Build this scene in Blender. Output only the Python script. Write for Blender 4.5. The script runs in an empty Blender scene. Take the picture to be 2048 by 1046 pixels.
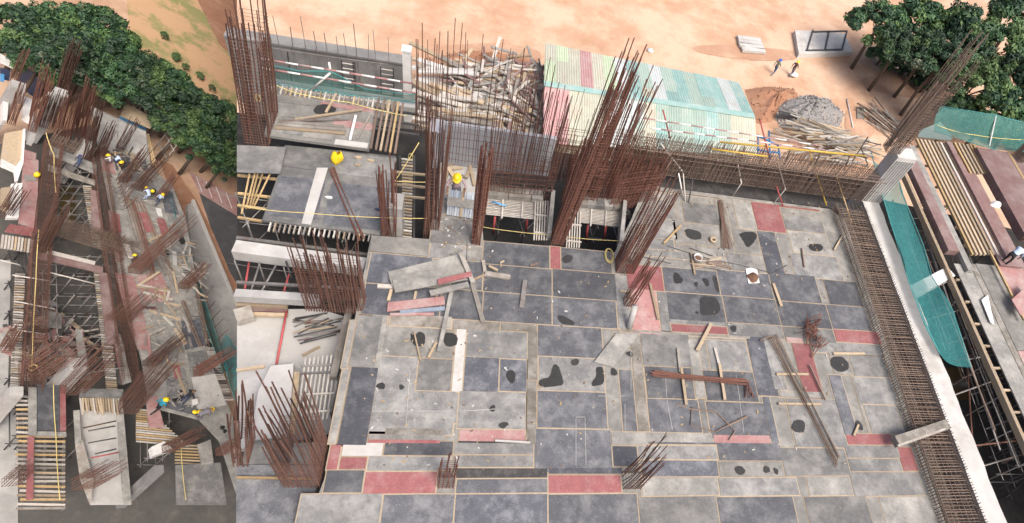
import bpy, math, random
import numpy as np
from mathutils import Vector, Matrix, Quaternion
random.seed(7); np.random.seed(7)
rnd = random.uniform
SC = bpy.context.scene
COL = SC.collection
# ------------------------------------------------------------------ camera, sky, sun, exposure
W, F, CX, CY = 2048.0, 1264.74, 1265.0, 523.0        # picture width, focal length and optical centre in photograph pixels
R1 = np.array([[0.96125932, -0.08346116, 0.26270659], [0.08559329, -0.81556867, -0.57229497], [0.26201966, 0.5726098, -0.77682927]])
H1 = 19.553                                            # eye height above the main deck (deck sheets measure 1.22 x 2.44 m)
CAM = np.array([0, 0, H1])
cam = bpy.data.cameras.new('camera'); camo = bpy.data.objects.new('camera', cam); COL.objects.link(camo)
cam.sensor_width = 36; cam.lens = 36 * F / W; cam.shift_x = -(CX - W / 2) / W; cam.clip_start = .3; cam.clip_end = 3000
rt, dn, fw = R1.T @ np.array([1, 0, 0]), R1.T @ np.array([0, 1, 0]), R1.T @ np.array([0, 0, 1])
camo.matrix_world = Matrix(((rt[0], -dn[0], -fw[0], 0), (rt[1], -dn[1], -fw[1], 0), (rt[2], -dn[2], -fw[2], H1), (0, 0, 0, 1)))
SC.camera = camo
world = bpy.data.worlds.new('World'); SC.world = world; world.use_nodes = True
wn = world.node_tree.nodes; wl = world.node_tree.links
sky = wn.new('ShaderNodeTexSky'); sky.sky_type = 'NISHITA'; sky.sun_disc = False
SUN_EL, SUN_AZ = 58, 150                               # degrees; azimuth measured from +Y towards +X
sky.sun_elevation = math.radians(SUN_EL); sky.sun_rotation = math.radians(SUN_AZ); sky.air_density = .6; sky.dust_density = 6.0; sky.ozone_density = .3
wn['Background'].inputs[1].default_value = .13; wl.new(sky.outputs[0], wn['Background'].inputs[0])
sun = bpy.data.lights.new('sun', 'SUN'); sun.energy = 1.5; sun.angle = math.radians(24); sun.color = (1, .95, .88)
suno = bpy.data.objects.new('sun', sun); COL.objects.link(suno)
e, a = math.radians(SUN_EL), math.radians(SUN_AZ)
suno.rotation_euler = Vector((math.sin(a) * math.cos(e), math.cos(a) * math.cos(e), math.sin(e))).to_track_quat('Z', 'Y').to_euler()
SC.view_settings.view_transform = 'Standard'; SC.view_settings.look = 'None'; SC.view_settings.gamma = 1; SC.view_settings.exposure = .86
# ------------------------------------------------------------------ measuring: photograph pixel -> point at a known height
# The picture shows two sites. Frame A (right) is upright in world space; frame B (left) is a place of its own, measured in its own upright axes.
def frame(R, h): return {'R': R, 'h': h, 'objs': []}
dz = -np.array([-1500 - CX, 2600 - CY, F]); dz /= np.linalg.norm(dz)
dy = np.array([100 - CX, -1798 - CY, F]); dy /= np.linalg.norm(dy); dy -= dz * (dy @ dz); dy /= np.linalg.norm(dy)
R2 = np.stack([np.cross(dy, dz), dy, dz], 1)
H2 = 52.0
FA, FB = frame(R1, H1), frame(R2, H2)
MB_WORLD = np.eye(4); MB_WORLD[:3, :3] = R1.T @ R2; MB_WORLD[:3, 3] = CAM - R1.T @ R2 @ np.array([0, 0, H2])
CUR = FA
def P(x, y, z=0.0):
    r = CUR['R'].T @ np.array([(x - CX) / F, (y - CY) / F, 1.0]); t = (z - CUR['h']) / r[2]
    return np.array([0, 0, CUR['h']]) + r * t
def proj(p):
    v = CUR['R'] @ (np.asarray(p, float) - np.array([0, 0, CUR['h']])); return CX + F * v[0] / v[2], CY + F * v[1] / v[2]
def height_to(p, ytop):                                # height above p at which its plumb line reaches picture row ytop
    lo, hi = 0, 30
    for _ in range(40):
        m = (lo + hi) / 2
        if proj(p + np.array([0, 0, m]))[1] > ytop: lo = m
        else: hi = m
    return lo
# ------------------------------------------------------------------ materials
MATS = {}
def mat(name, c1, c2=None, scale=3.0, rough=.85, c3=None, s3=.5, t3=(.5, .62), metal=0, vary=.25, bump=.15, bscale=40, alpha=None, stretch=None, trans=None, speck=None):
    m = bpy.data.materials.new(name); m.use_nodes = True; N, L = m.node_tree.nodes, m.node_tree.links
    b = N['Principled BSDF']; b.inputs['Roughness'].default_value = rough; b.inputs['Metallic'].default_value = metal
    geo = N.new('ShaderNodeNewGeometry'); src = geo.outputs['Position']
    if stretch:
        mp = N.new('ShaderNodeMapping'); mp.inputs['Scale'].default_value = stretch; L.new(src, mp.inputs[0]); src = mp.outputs[0]
    def noise(s, d=5, ro=.6):
        n = N.new('ShaderNodeTexNoise'); n.inputs['Scale'].default_value = s; n.inputs['Detail'].default_value = d; n.inputs['Roughness'].default_value = ro
        L.new(src, n.inputs['Vector']); return n.outputs['Fac']
    def ramp(fac, lo, hi):
        r = N.new('ShaderNodeMapRange'); r.inputs[1].default_value = lo; r.inputs[2].default_value = hi; r.clamp = True; L.new(fac, r.inputs[0]); return r.outputs[0]
    def mix(fac, A, B, mode='MIX'):
        x = N.new('ShaderNodeMix'); x.data_type = 'RGBA'; x.blend_type = mode
        if hasattr(fac, 'node'): L.new(fac, x.inputs[0])
        else: x.inputs[0].default_value = fac
        for v, i in ((A, 6), (B, 7)):
            if hasattr(v, 'node'): L.new(v, x.inputs[i])
            else: x.inputs[i].default_value = (*v, 1)
        return x.outputs[2]
    c = mix(ramp(noise(scale, 8, .65), .32, .68), c1, c2 or tuple(v * .7 for v in c1))
    if c3: c = mix(ramp(noise(s3, 7, .7), *t3), c, c3)
    if speck:
        c = mix(ramp(noise(26, 3, .6), .60, .78), c, speck); c = mix(ramp(noise(5.5, 6, .75), .56, .8), c, tuple(v * .62 for v in c1))
    if vary:
        oi = N.new('ShaderNodeObjectInfo'); r = N.new('ShaderNodeMapRange'); r.inputs[3].default_value = 1 - vary; r.inputs[4].default_value = 1 + vary
        L.new(oi.outputs['Random'], r.inputs[0])
        cc = N.new('ShaderNodeCombineColor'); [L.new(r.outputs[0], cc.inputs[i]) for i in range(3)]
        c = mix(1.0, c, cc.outputs[0], 'MULTIPLY')
    L.new(c, b.inputs['Base Color'])
    if bump:
        bp = N.new('ShaderNodeBump'); bp.inputs['Strength'].default_value = bump; bp.inputs['Distance'].default_value = .02
        L.new(noise(bscale, 4), bp.inputs['Height']); L.new(bp.outputs[0], b.inputs['Normal'])
    if alpha is not None: b.inputs['Alpha'].default_value = alpha
    if trans: b.inputs['Transmission Weight'].default_value = trans
    MATS[name] = m; return m
DUST = (.33, .325, .31)
SP = (.27, .265, .255)
mat('ply_dark', (.086, .09, .101), (.058, .062, .071), 2.8, .65, (.185, .187, .192), 1.3, (.46, .72), vary=.28, speck=SP)
mat('ply_blue', (.08, .085, .1), (.055, .06, .072), 2.8, .6, (.2, .205, .22), 1.3, (.48, .72), vary=.25, speck=SP)
mat('ply_grey', (.165, .166, .163), (.115, .117, .118), 3.4, .8, (.27, .265, .25), 1.2, (.44, .66), vary=.25, speck=(.33, .32, .3))
mat('ply_light', (.235, .23, .213), (.16, .157, .147), 3.4, .9, (.36, .35, .32), .9, (.46, .7), vary=.2, speck=(.42, .41, .38))
mat('ply_brown', (.19, .172, .145), (.12, .11, .095), 5.0, .9, (.28, .265, .24), 1.4, (.45, .65), vary=.2, speck=(.34, .33, .3))
mat('ply_black', (.045, .043, .042), (.03, .029, .03), 4.0, .85, (.1, .095, .09), 1.5, (.5, .7), vary=.2, speck=(.15, .145, .14))
mat('ply_red', (.27, .092, .093), (.2, .072, .075), 3.4, .75, (.3, .19, .18), 1.1, (.5, .75), vary=.18, speck=(.36, .27, .25))
mat('ply_pink', (.35, .185, .175), (.27, .135, .132), 3.4, .85, (.37, .3, .28), .9, (.44, .7), vary=.15, speck=(.42, .36, .33))
mat('ply_maroon', (.19, .115, .105), (.14, .082, .078), 3.4, .75, (.25, .195, .185), .7, (.45, .7), vary=.18, speck=(.3, .26, .24))
mat('tape', (.37, .30, .215), (.27, .225, .17), 6, .9, vary=.2)
mat('concrete', (.36, .355, .34), (.28, .275, .265), 1.5, .92, (.45, .44, .42), .35, (.45, .65), vary=.1)
mat('wall_dark', (.2, .2, .195), (.15, .15, .148), 1.0, .92, (.28, .275, .26), .4, (.5, .7), vary=.12)
mat('concrete_pale', (.52, .51, .49), (.42, .41, .39), 1.6, .92, (.35, .33, .3), .5, (.52, .7), vary=.1)
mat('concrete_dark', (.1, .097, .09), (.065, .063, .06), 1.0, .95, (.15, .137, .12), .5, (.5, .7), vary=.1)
mat('floor_shade', (.03, .028, .025), (.018, .017, .016), 1.4, .9, (.055, .05, .042), .6, (.5, .7), vary=0)  # near-black floor colour carries the shade of the voids below the deck
mat('concrete_blue', (.3, .315, .34), (.25, .262, .285), 1.2, .8, (.38, .39, .41), .5, (.5, .7), vary=.08)
mat('floor_pale', (.42, .41, .39), (.35, .34, .32), .9, .95, (.52, .51, .5), .6, (.5, .7), vary=0)
mat('wood', (.41, .325, .225), (.31, .24, .16), 6, .85, (.33, .28, .22), 1.5, (.5, .7), vary=.3)
mat('wood_yellow', (.42, .30, .15), (.31, .22, .11), 6, .85, (.3, .24, .16), 1.4, (.5, .7), vary=.3)
mat('wood_grey', (.27, .245, .21), (.19, .17, .15), 6, .9, (.36, .34, .31), 1.2, (.45, .65), vary=.35)
mat('slat_white', (.5, .475, .43), (.4, .37, .33), 5, .85, vary=.15)
mat('rust', (.125, .06, .042), (.078, .038, .029), 9, .85, (.15, .075, .052), 3, (.45, .7), vary=.35, bump=.1)
mat('rust_red', (.17, .073, .05), (.11, .048, .035), 9, .85, vary=.3, bump=.1)
mat('rust_tan', (.2, .145, .11), (.14, .1, .08), 9, .85, vary=.3, bump=.1)
mat('steel', (.24, .235, .225), (.16, .15, .14), 5, .6, (.16, .08, .055), 1.5, (.52, .68), metal=.3, vary=.3)
mat('steel_dark', (.07, .068, .068), (.045, .044, .045), 5, .6, vary=.3)
mat('blue_paint', (.05, .2, .42), (.04, .15, .33), 5, .5)
mat('yellow_paint', (.6, .4, .06), (.45, .3, .05), 6, .6, vary=.1)
mat('red_paint', (.4, .07, .07), (.3, .06, .06), 6, .6)
mat('white_paint', (.72, .71, .69), (.6, .59, .57), 4, .6, vary=.1)
mat('rope', (.68, .55, .22), (.5, .4, .16), 20, .9, vary=.2)
mat('plastic_yellow', (.85, .62, .02), (.75, .52, .02), 3, .4, vary=0)
mat('net', (.03, .2, .2), (.022, .15, .155), 4, .7, alpha=.66, vary=.1, bump=.3, bscale=60)
mat('net_dim', (.06, .22, .19), (.04, .16, .14), 4, .7, alpha=.6, vary=.1)
mat('net_solid', (.07, .33, .33), (.045, .25, .25), 4, .7, vary=.1)
mat('wet', (.032, .031, .03), (.02, .02, .02), 5, .55, vary=.25, bump=.05)
mat('dirt', (.5, .315, .21), (.4, .235, .145), .5, .95, (.58, .41, .295), .16, (.42, .6), vary=0, bump=.9, bscale=2.2, speck=(.36, .2, .12))
mat('dirt_red', (.36, .19, .115), (.27, .135, .082), 1.2, .95, (.45, .28, .185), .6, (.5, .7), vary=0, bump=.8, bscale=4)
mat('dirt_mid', (.43, .26, .17), (.34, .195, .122), .8, .95, (.5, .33, .23), .4, (.45, .65), vary=0, bump=.8, bscale=4)
mat('gravel', (.3, .29, .285), (.2, .195, .195), 12, .95, (.36, .3, .26), .6, (.5, .7), vary=.3, bump=.8, bscale=14)
mat('roof_green', (.37, .47, .41), (.31, .41, .36), 1.5, .55, (.44, .47, .41), .8, (.5, .7), vary=.12)
mat('roof_teal', (.27, .43, .4), (.23, .37, .35), 1.5, .55, (.4, .48, .45), .8, (.48, .68), vary=.1)
mat('roof_cream', (.50, .50, .41), (.43, .43, .35), 1.5, .55, (.44, .38, .3), .8, (.5, .7), vary=.1)
mat('roof_white', (.58, .62, .61), (.51, .55, .54), 1.5, .5, (.5, .5, .45), .8, (.5, .7), vary=.1)
mat('roof_pink', (.5, .29, .285), (.42, .24, .24), 1.5, .55, (.52, .4, .38), .8, (.48, .7), vary=.1)
mat('roof_lime', (.48, .57, .4), (.42, .5, .35), 1.5, .55, (.5, .53, .42), .8, (.5, .7), vary=.1)
mat('bark', (.13, .1, .075), (.09, .07, .055), 6, .95)
mat('leaf1', (.022, .06, .028), (.014, .04, .02), 1.2, .6, vary=.35, bump=0)
mat('leaf2', (.045, .105, .04), (.03, .075, .03), 1.2, .6, vary=.35, bump=0)
mat('leaf3', (.095, .165, .05), (.07, .125, .04), 1.2, .6, vary=.3, bump=0)
mat('leaf4', (.16, .19, .13), (.11, .14, .09), 1.2, .6, vary=.2, bump=0)
mat('asphalt', (.085, .085, .092), (.065, .065, .07), 1.2, .95, (.13, .125, .125), .4, (.5, .7), vary=0)
mat('grass_field', (.22, .24, .085), (.32, .27, .13), .5, .95, (.52, .33, .19), .16, (.46, .54), vary=0)
mat('sheet_blue', (.035, .05, .1), (.03, .04, .08), 2, .5, vary=.1)
mat('tarp_blue', (.1, .32, .6), (.08, .26, .5), 2, .5, vary=.1)
mat('corrugated_blue', (.27, .32, .39), (.2, .24, .3), 3, .5, (.4, .42, .44), 1, (.5, .7), vary=.15)
mat('skin', (.2, .1, .06), (.17, .085, .05), 9, .6, vary=.05, bump=0)
mat('hair', (.015, .012, .01), None, 9, .6, vary=0, bump=0)
for n, c in dict(pink=(.45, .33, .36), black=(.02, .02, .025), navy=(.04, .06, .12), denim=(.09, .14, .26), teal=(.02, .26, .36), sky=(.5, .62, .8), white=(.7, .7, .7), olive=(.2, .24, .17),
                 brown=(.09, .05, .04), grey=(.2, .19, .22), orange=(.75, .25, .1)).items(): mat('cloth_' + n, c, None, 8, .9, vary=.05)
mat('helmet_yellow', (.85, .6, .02), (.8, .55, .02), 3, .35, vary=.03, bump=0)
mat('helmet_blue', (.03, .12, .5), (.03, .1, .45), 3, .35, vary=.03, bump=0)
mat('earth_pile', (.16, .085, .05), (.1, .055, .035), 9, .95, vary=0, bump=.8, bscale=20)
mat('water', (.1, .075, .04), (.08, .06, .03), 1, .12, vary=0, bump=0)
# ------------------------------------------------------------------ mesh building
WL = {}
def register(o, wl):
    WL[o.name] = np.array(wl, float); CUR['objs'].append(o)
class MB:
    def __init__(s): s.V, s.F, s.M = [], [], []
    def add(s, vs, fs, mi=0):
        n = len(s.V); s.V.extend([tuple(v) for v in vs]); s.F.extend([tuple(i + n for i in f) for f in fs]); s.M.extend([mi] * len(fs)); return s
    def hexa(s, p, mi=0):                              # p: four bottom corners then four top corners
        return s.add(p, [(3, 2, 1, 0), (4, 5, 6, 7), (0, 1, 5, 4), (1, 2, 6, 5), (2, 3, 7, 6), (3, 0, 4, 7)], mi)
    def box(s, x0, x1, y0, y1, z0, z1, mi=0):
        return s.hexa([(x0, y0, z0), (x1, y0, z0), (x1, y1, z0), (x0, y1, z0), (x0, y0, z1), (x1, y0, z1), (x1, y1, z1), (x0, y1, z1)], mi)
    def beam(s, a, b, w, h, mi=0, up=(0, 0, 1)):
        a, b = np.asarray(a, float), np.asarray(b, float); d = b - a; d /= np.linalg.norm(d) + 1e-9
        sd = np.cross(d, up); n = np.linalg.norm(sd)
        if n < 1e-4: sd = np.cross(d, (0, 1, 0)); n = np.linalg.norm(sd)
        sd = sd / n * w / 2; u = np.cross(sd, d); u = u / np.linalg.norm(u) * h / 2
        return s.hexa([a - sd - u, a + sd - u, b + sd - u, b - sd - u, a - sd + u, a + sd + u, b + sd + u, b - sd + u], mi)
    def tube(s, pts, r, mi=0, n=5):
        pts = [np.asarray(p, float) for p in pts]; rs = r if isinstance(r, (list, tuple)) else [r] * len(pts); vs = []
        for i, p in enumerate(pts):
            d = pts[min(i + 1, len(pts) - 1)] - pts[max(i - 1, 0)]; d = d / (np.linalg.norm(d) + 1e-9)
            u = np.cross(d, (0, 0, 1) if abs(d[2]) < .95 else (1, 0, 0)); u /= np.linalg.norm(u); v = np.cross(d, u)
            vs += [p + rs[i] * (u * math.cos(2 * math.pi * k / n) + v * math.sin(2 * math.pi * k / n)) for k in range(n)]
        fs = [(i * n + k, i * n + (k + 1) % n, (i + 1) * n + (k + 1) % n, (i + 1) * n + k) for i in range(len(pts) - 1) for k in range(n)]
        fs += [tuple(range(n))[::-1], tuple((len(pts) - 1) * n + k for k in range(n))]
        return s.add(vs, fs, mi)
    def prism(s, poly, z0, z1, mi=0):                  # poly: plan points, any order
        q = [(p[0], p[1]) for p in poly]
        if sum(q[i][0] * q[(i + 1) % len(q)][1] - q[(i + 1) % len(q)][0] * q[i][1] for i in range(len(q))) < 0: q = q[::-1]
        n = len(q); vs = [(x, y, z0) for x, y in q] + [(x, y, z1) for x, y in q]
        return s.add(vs, [tuple(range(n))[::-1], tuple(range(n, 2 * n))] + [(i, (i + 1) % n, n + (i + 1) % n, n + i) for i in range(n)], mi)
    def grid(s, fn, nu, nv, mi=0):
        vs = [fn(u / nu, v / nv) for v in range(nv + 1) for u in range(nu + 1)]
        return s.add(vs, [(v * (nu + 1) + u, v * (nu + 1) + u + 1, (v + 1) * (nu + 1) + u + 1, (v + 1) * (nu + 1) + u) for v in range(nv) for u in range(nu)], mi)
    def build(s, name, mats, parent=None, smooth=False):
        V = np.array(s.V, float)
        if parent is None: base = np.array([V[:, 0].mean(), V[:, 1].mean(), V[:, 2].min()])
        else: base = WL[parent.name]
        me = bpy.data.meshes.new(name); me.from_pydata((V - base).tolist(), [], s.F)
        for m in ([mats] if isinstance(mats, str) else mats): me.materials.append(MATS[m])
        me.polygons.foreach_set('material_index', s.M)
        if smooth: me.polygons.foreach_set('use_smooth', [True] * len(s.F))
        o = bpy.data.objects.new(name, me); COL.objects.link(o)
        if parent is None: o.location = base; register(o, base)
        else: o.parent = parent; WL[o.name] = base
        return o
def tag(o, label=None, cat=None, group=None, kind=None):
    for k, v in (('label', label), ('category', cat), ('group', group), ('kind', kind or ('thing' if cat else None))):
        if v: o[k] = v
    return o
def thing(name, label, cat, loc, group=None, kind=None):
    o = bpy.data.objects.new(name, None); COL.objects.link(o); o.location = loc; o.empty_display_size = .2; register(o, loc)
    return tag(o, label, cat, group, kind)
def place(me, name, parent, p, rot=None, scale=None):  # one more piece that shares a mesh
    o = bpy.data.objects.new(name, me); COL.objects.link(o)
    base = WL[parent.name] if parent else np.zeros(3)
    if parent: o.parent = parent
    o.location = np.asarray(p, float) - base
    if rot is not None: o.rotation_mode = 'QUATERNION'; o.rotation_quaternion = rot
    if scale is not None: o.scale = scale
    WL[o.name] = np.asarray(p, float)
    if not parent: CUR['objs'].append(o)
    return o
def mesh_of(mb, name, mats, smooth=False):
    me = bpy.data.meshes.new(name); me.from_pydata(mb.V, [], mb.F)
    for m in ([mats] if isinstance(mats, str) else mats): me.materials.append(MATS[m])
    me.polygons.foreach_set('material_index', mb.M)
    if smooth: me.polygons.foreach_set('use_smooth', [True] * len(mb.F))
    return me
def dirq(d): return Vector(d).to_track_quat('Z', 'Y')
# reusable pieces -----------------------------------------------------------------------------------------------
BARS = {}
def thin_bar(me_key, r):                               # bar of radius r with unit length (radius baked, so only the length is scaled)
    key = ('r', me_key, r)
    if key not in BARS:
        k, m = me_key; bx, by = random.choice([(.05, .03), (-.04, .05), (.02, -.06), (-.03, -.04), (0, .02)]), 0
        b = MB(); b.tube([(bx[0] * math.sin(t * 2.6), bx[1] * math.sin(t * 3.0), t) for t in (0, .2, .4, .6, .8, 1)], r, 0, 4); BARS[key] = mesh_of(b, 'bar', m)
    return BARS[key]
def bar(parent, p, q, r=.016, m='rust', name='bar'):
    p, q = np.asarray(p, float), np.asarray(q, float); d = q - p; L = np.linalg.norm(d)
    qq = dirq(d) @ Quaternion((0, 0, 1), rnd(0, 6.28))
    o = place(thin_bar((random.randrange(5), m), r), name, parent, p, qq, (1, 1, L))
    return o
def rebar_column(x, y, w, d, nx, ny, hgt, label, z=0, lean=(0, 0), splay=.03, r=.018, m='rust', ties=.18, tie_to=.55, single=False, jit=.35, name='rebar_column', group=None, ang=0):
    c = P(x, y, z); nx, ny = (nx, ny) if single else (int(nx * 1.25 + .5), int(ny * 1.25 + .5)); t = thing(name, label, 'rebar', c, group)
    ca, sa = math.cos(ang), math.sin(ang); pts = []
    for i in range(nx):
        for j in range(ny):
            if 0 < i < nx - 1 and 0 < j < ny - 1: continue
            pts.append(((i / (nx - 1) - .5) * w if nx > 1 else 0, (j / (ny - 1) - .5) * d if ny > 1 else 0))
    mb = MB()
    for u, v in pts:
        h = hgt * (1 - jit * random.random()); s = splay
        g = np.array([u * ca - v * sa, u * sa + v * ca, 0]); k = 1 + rnd(-.2, .5) * s * 4
        tip = c + g * k + np.array([lean[0] * h + rnd(-s, s) * h, lean[1] * h + rnd(-s, s) * h, h])
        if single:
            mid = (c + g + tip) / 2 + np.array([rnd(-.03, .03), rnd(-.03, .03), 0]) * h * .5; mb.tube([c + g, mid, tip], r, 0, 4)
        else: bar(t, c + g, tip, r, m)
    if single: o = mb.build('bars', m, t); o['kind'] = 'stuff'
    if ties:
        tb = MB(); k = 0.08
        while k < hgt * tie_to:
            q = []
            for u, v in ((-w / 2, -d / 2), (w / 2, -d / 2), (w / 2, d / 2), (-w / 2, d / 2)):
                f = 1.03
                q.append(c + np.array([(u * ca - v * sa) * f + lean[0] * k, (u * sa + v * ca) * f + lean[1] * k, k + rnd(-.02, .02)]))
            for i in range(4): tb.tube([q[i], q[(i + 1) % 4]], .007 if not single else .01, 0, 3)
            k += ties * rnd(.8, 1.2)
        if tb.V: o = tb.build('ties', m, t); o['kind'] = 'stuff'
    return t
NBOARD = [0]
def rect(a, b, c, d, z=0.0):
    p, q = P(a, b, z), P(c, d, z); return [min(p[0], q[0]), max(p[0], q[0]), min(p[1], q[1]), max(p[1], q[1])]
def snap(rs, near=.34):                                # neighbouring sheets meet in one joint
    for ax in (0, 2):
        o = 2 - ax
        for i, r in enumerate(rs):
            for j, q in enumerate(rs):
                if i == j: continue
                ov = min(r[o + 1], q[o + 1]) - max(r[o], q[o])
                if ov > .4 * min(r[o + 1] - r[o], q[o + 1] - q[o]) and -.2 < q[ax] - r[ax + 1] < near and abs(q[ax] - r[ax + 1]) > .001:
                    m_ = (q[ax] + r[ax + 1]) / 2
                    if m_ - r[ax] > .1 and q[ax + 1] - m_ > .1: r[ax + 1] = m_; q[ax] = m_
    return rs
def board_w(parent, r, m, z=0.0, th=.018, edge=True, name='plywood_panel'):
    g = .026 if edge else .004; x0, x1, y0, y1 = r[0] + g, r[1] - g, r[2] + g, r[3] - g
    NBOARD[0] += 1; dz_ = (NBOARD[0] % 13) * .0011; mb = MB(); k, k2 = rnd(-.008, .008), rnd(-.008, .008)
    mb.hexa([(x0, y0 + k, z), (x1 + k, y0, z), (x1, y1 - k2, z), (x0 - k2, y1, z), (x0, y0 + k, z + th + dz_), (x1 + k, y0, z + th + dz_), (x1, y1 - k2, z + th + dz_), (x0 - k2, y1, z + th + dz_)], 0)
    if edge: g += .012; mb.box(x0 - g, x1 + g, y0 - g, y1 + g, z, z + .007 + dz_ * .3, 1)
    return mb.build(name, [m, 'tape'], parent)
def board(parent, a, b, c, d, m, z=0.0, th=.018, edge=True, name='plywood_panel'): return board_w(parent, rect(a, b, c, d, z), m, z, th, edge, name)
def polyboard(parent, pts, m, z=0.0, th=.02, name='plywood_panel', **kw):
    mb = MB(); mb.prism([P(x, y, z) for x, y in pts], z, z + th, 0); o = mb.build(name, m, parent)
    return tag(o, **kw) if kw else o
def patch(parent, x, y, rx, ry, z=.034, m='wet', rough=.22, name='wet_patch', ang=0):
    c = P(x, y, z); n = 22; a0 = rnd(0, 6.28); pts = []
    for i in range(n):
        t = 2 * math.pi * i / n; k = 1 + rough * (.6 * math.sin(2 * t + a0) + .5 * math.sin(3 * t + 2 * a0) + rnd(-.35, .35))
        u, v = rx * k * math.cos(t), ry * k * math.sin(t); pts.append((c[0] + u * math.cos(ang) - v * math.sin(ang), c[1] + u * math.sin(ang) + v * math.cos(ang)))
    mb = MB(); mb.prism(pts, z, z + .003); return mb.build(name, m, parent)
def patch_px(parent, pts, z=.034, m='wet', name='wet_patch'):
    pts = [np.array(q, float) for q in pts]
    for _ in range(3): pts = [q for i in range(len(pts)) for q in (pts[i] * .78 + pts[(i + 1) % len(pts)] * .22, pts[i] * .22 + pts[(i + 1) % len(pts)] * .78)]
    pts = [q + [rnd(-.7, .7), rnd(-.5, .5)] for q in pts]
    mb = MB(); mb.prism([P(x, y, z) for x, y in pts], z, z + .003); return mb.build(name, m, parent)
def plank(a, b, c, d, w, h, m, label, cat='plank', z=.03, z2=None, name='plank', parent=None, group=None):
    p, q = P(a, b, z), P(c, d, z if z2 is None else z2); p[2] += h / 2; q[2] += h / 2
    mb = MB(); mb.beam(p, q, w, h); o = mb.build(name, m, parent)
    return o if parent else tag(o, label, cat, group)
def pole(pts, r, m, label, cat='pole', name='pole', parent=None, n=6, group=None):
    mb = MB(); mb.tube([P(*p) for p in pts], r, 0, n); o = mb.build(name, m, parent, True)
    return o if parent else tag(o, label, cat, group)
def rope(pts, label, r=.014, sag=.1, m='rope'):
    mb = MB(); W_ = [P(*p) for p in pts]; out = []
    for i in range(len(W_) - 1):
        for k in range(6):
            t = k / 6; q = W_[i] * (1 - t) + W_[i + 1] * t; q[2] -= sag * 4 * t * (1 - t); out.append(q)
    out.append(W_[-1]); mb.tube(out, r, 0, 5); return tag(mb.build('rope', m, None, True), label, 'rope')
def net(left, right, label, m='net', name='safety_net', nv=14, sag=.25, edge=True):
    L, Rr = [P(*p) for p in left], [P(*p) for p in right]
    def along(A, t):
        k = t * (len(A) - 1); i = min(int(k), len(A) - 2); return A[i] * (1 - (k - i)) + A[i + 1] * (k - i)
    t = thing(name, label, 'net', L[0]); mb = MB()
    def fn(u, v):
        p = along(L, v) * (1 - u) + along(Rr, v) * u; p = p.copy(); p[2] -= sag * 4 * u * (1 - u) + .06 * math.sin(9 * v + 4 * u) + .03 * math.sin(23 * v + 7 * u); return p
    mb.grid(fn, 6, nv * 2); mb.build('mesh', m, t, True)
    if edge:
        for A in (L, Rr):
            e_ = MB(); e_.tube(A, .018, 0, 5); e_.build('edge_rope', 'net_solid', t, True)
    return t
def scaffold(name, label, pts, h, z, m='steel', lifts=2, parent=None, r=.024):
    """standards at plan pixels pts (at level z), ledgers between neighbours at each lift"""
    W_ = [P(x, y, z) for x, y in pts]; t = thing(name, label, 'scaffolding', W_[0])
    for w in W_: mb = MB(); mb.tube([w, w + [0, 0, h]], r, 0, 5); mb.build('standard', m, t, True)
    for k in range(lifts):
        zz = h * (k + .8) / lifts
        for i, w in enumerate(W_):
            ds = sorted(range(len(W_)), key=lambda j: np.linalg.norm(W_[j] - w))[1:3]
            for j in ds:
                if i < j or i not in sorted(range(len(W_)), key=lambda q: np.linalg.norm(W_[q] - W_[j]))[1:3]:
                    mb = MB(); dd = W_[j] - w; dd = dd / np.linalg.norm(dd) * .25; mb.tube([w - dd + [0, 0, zz], W_[j] + dd + [0, 0, zz]], r * .85, 0, 5); mb.build('ledger', m, t, True)
    return t
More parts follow.
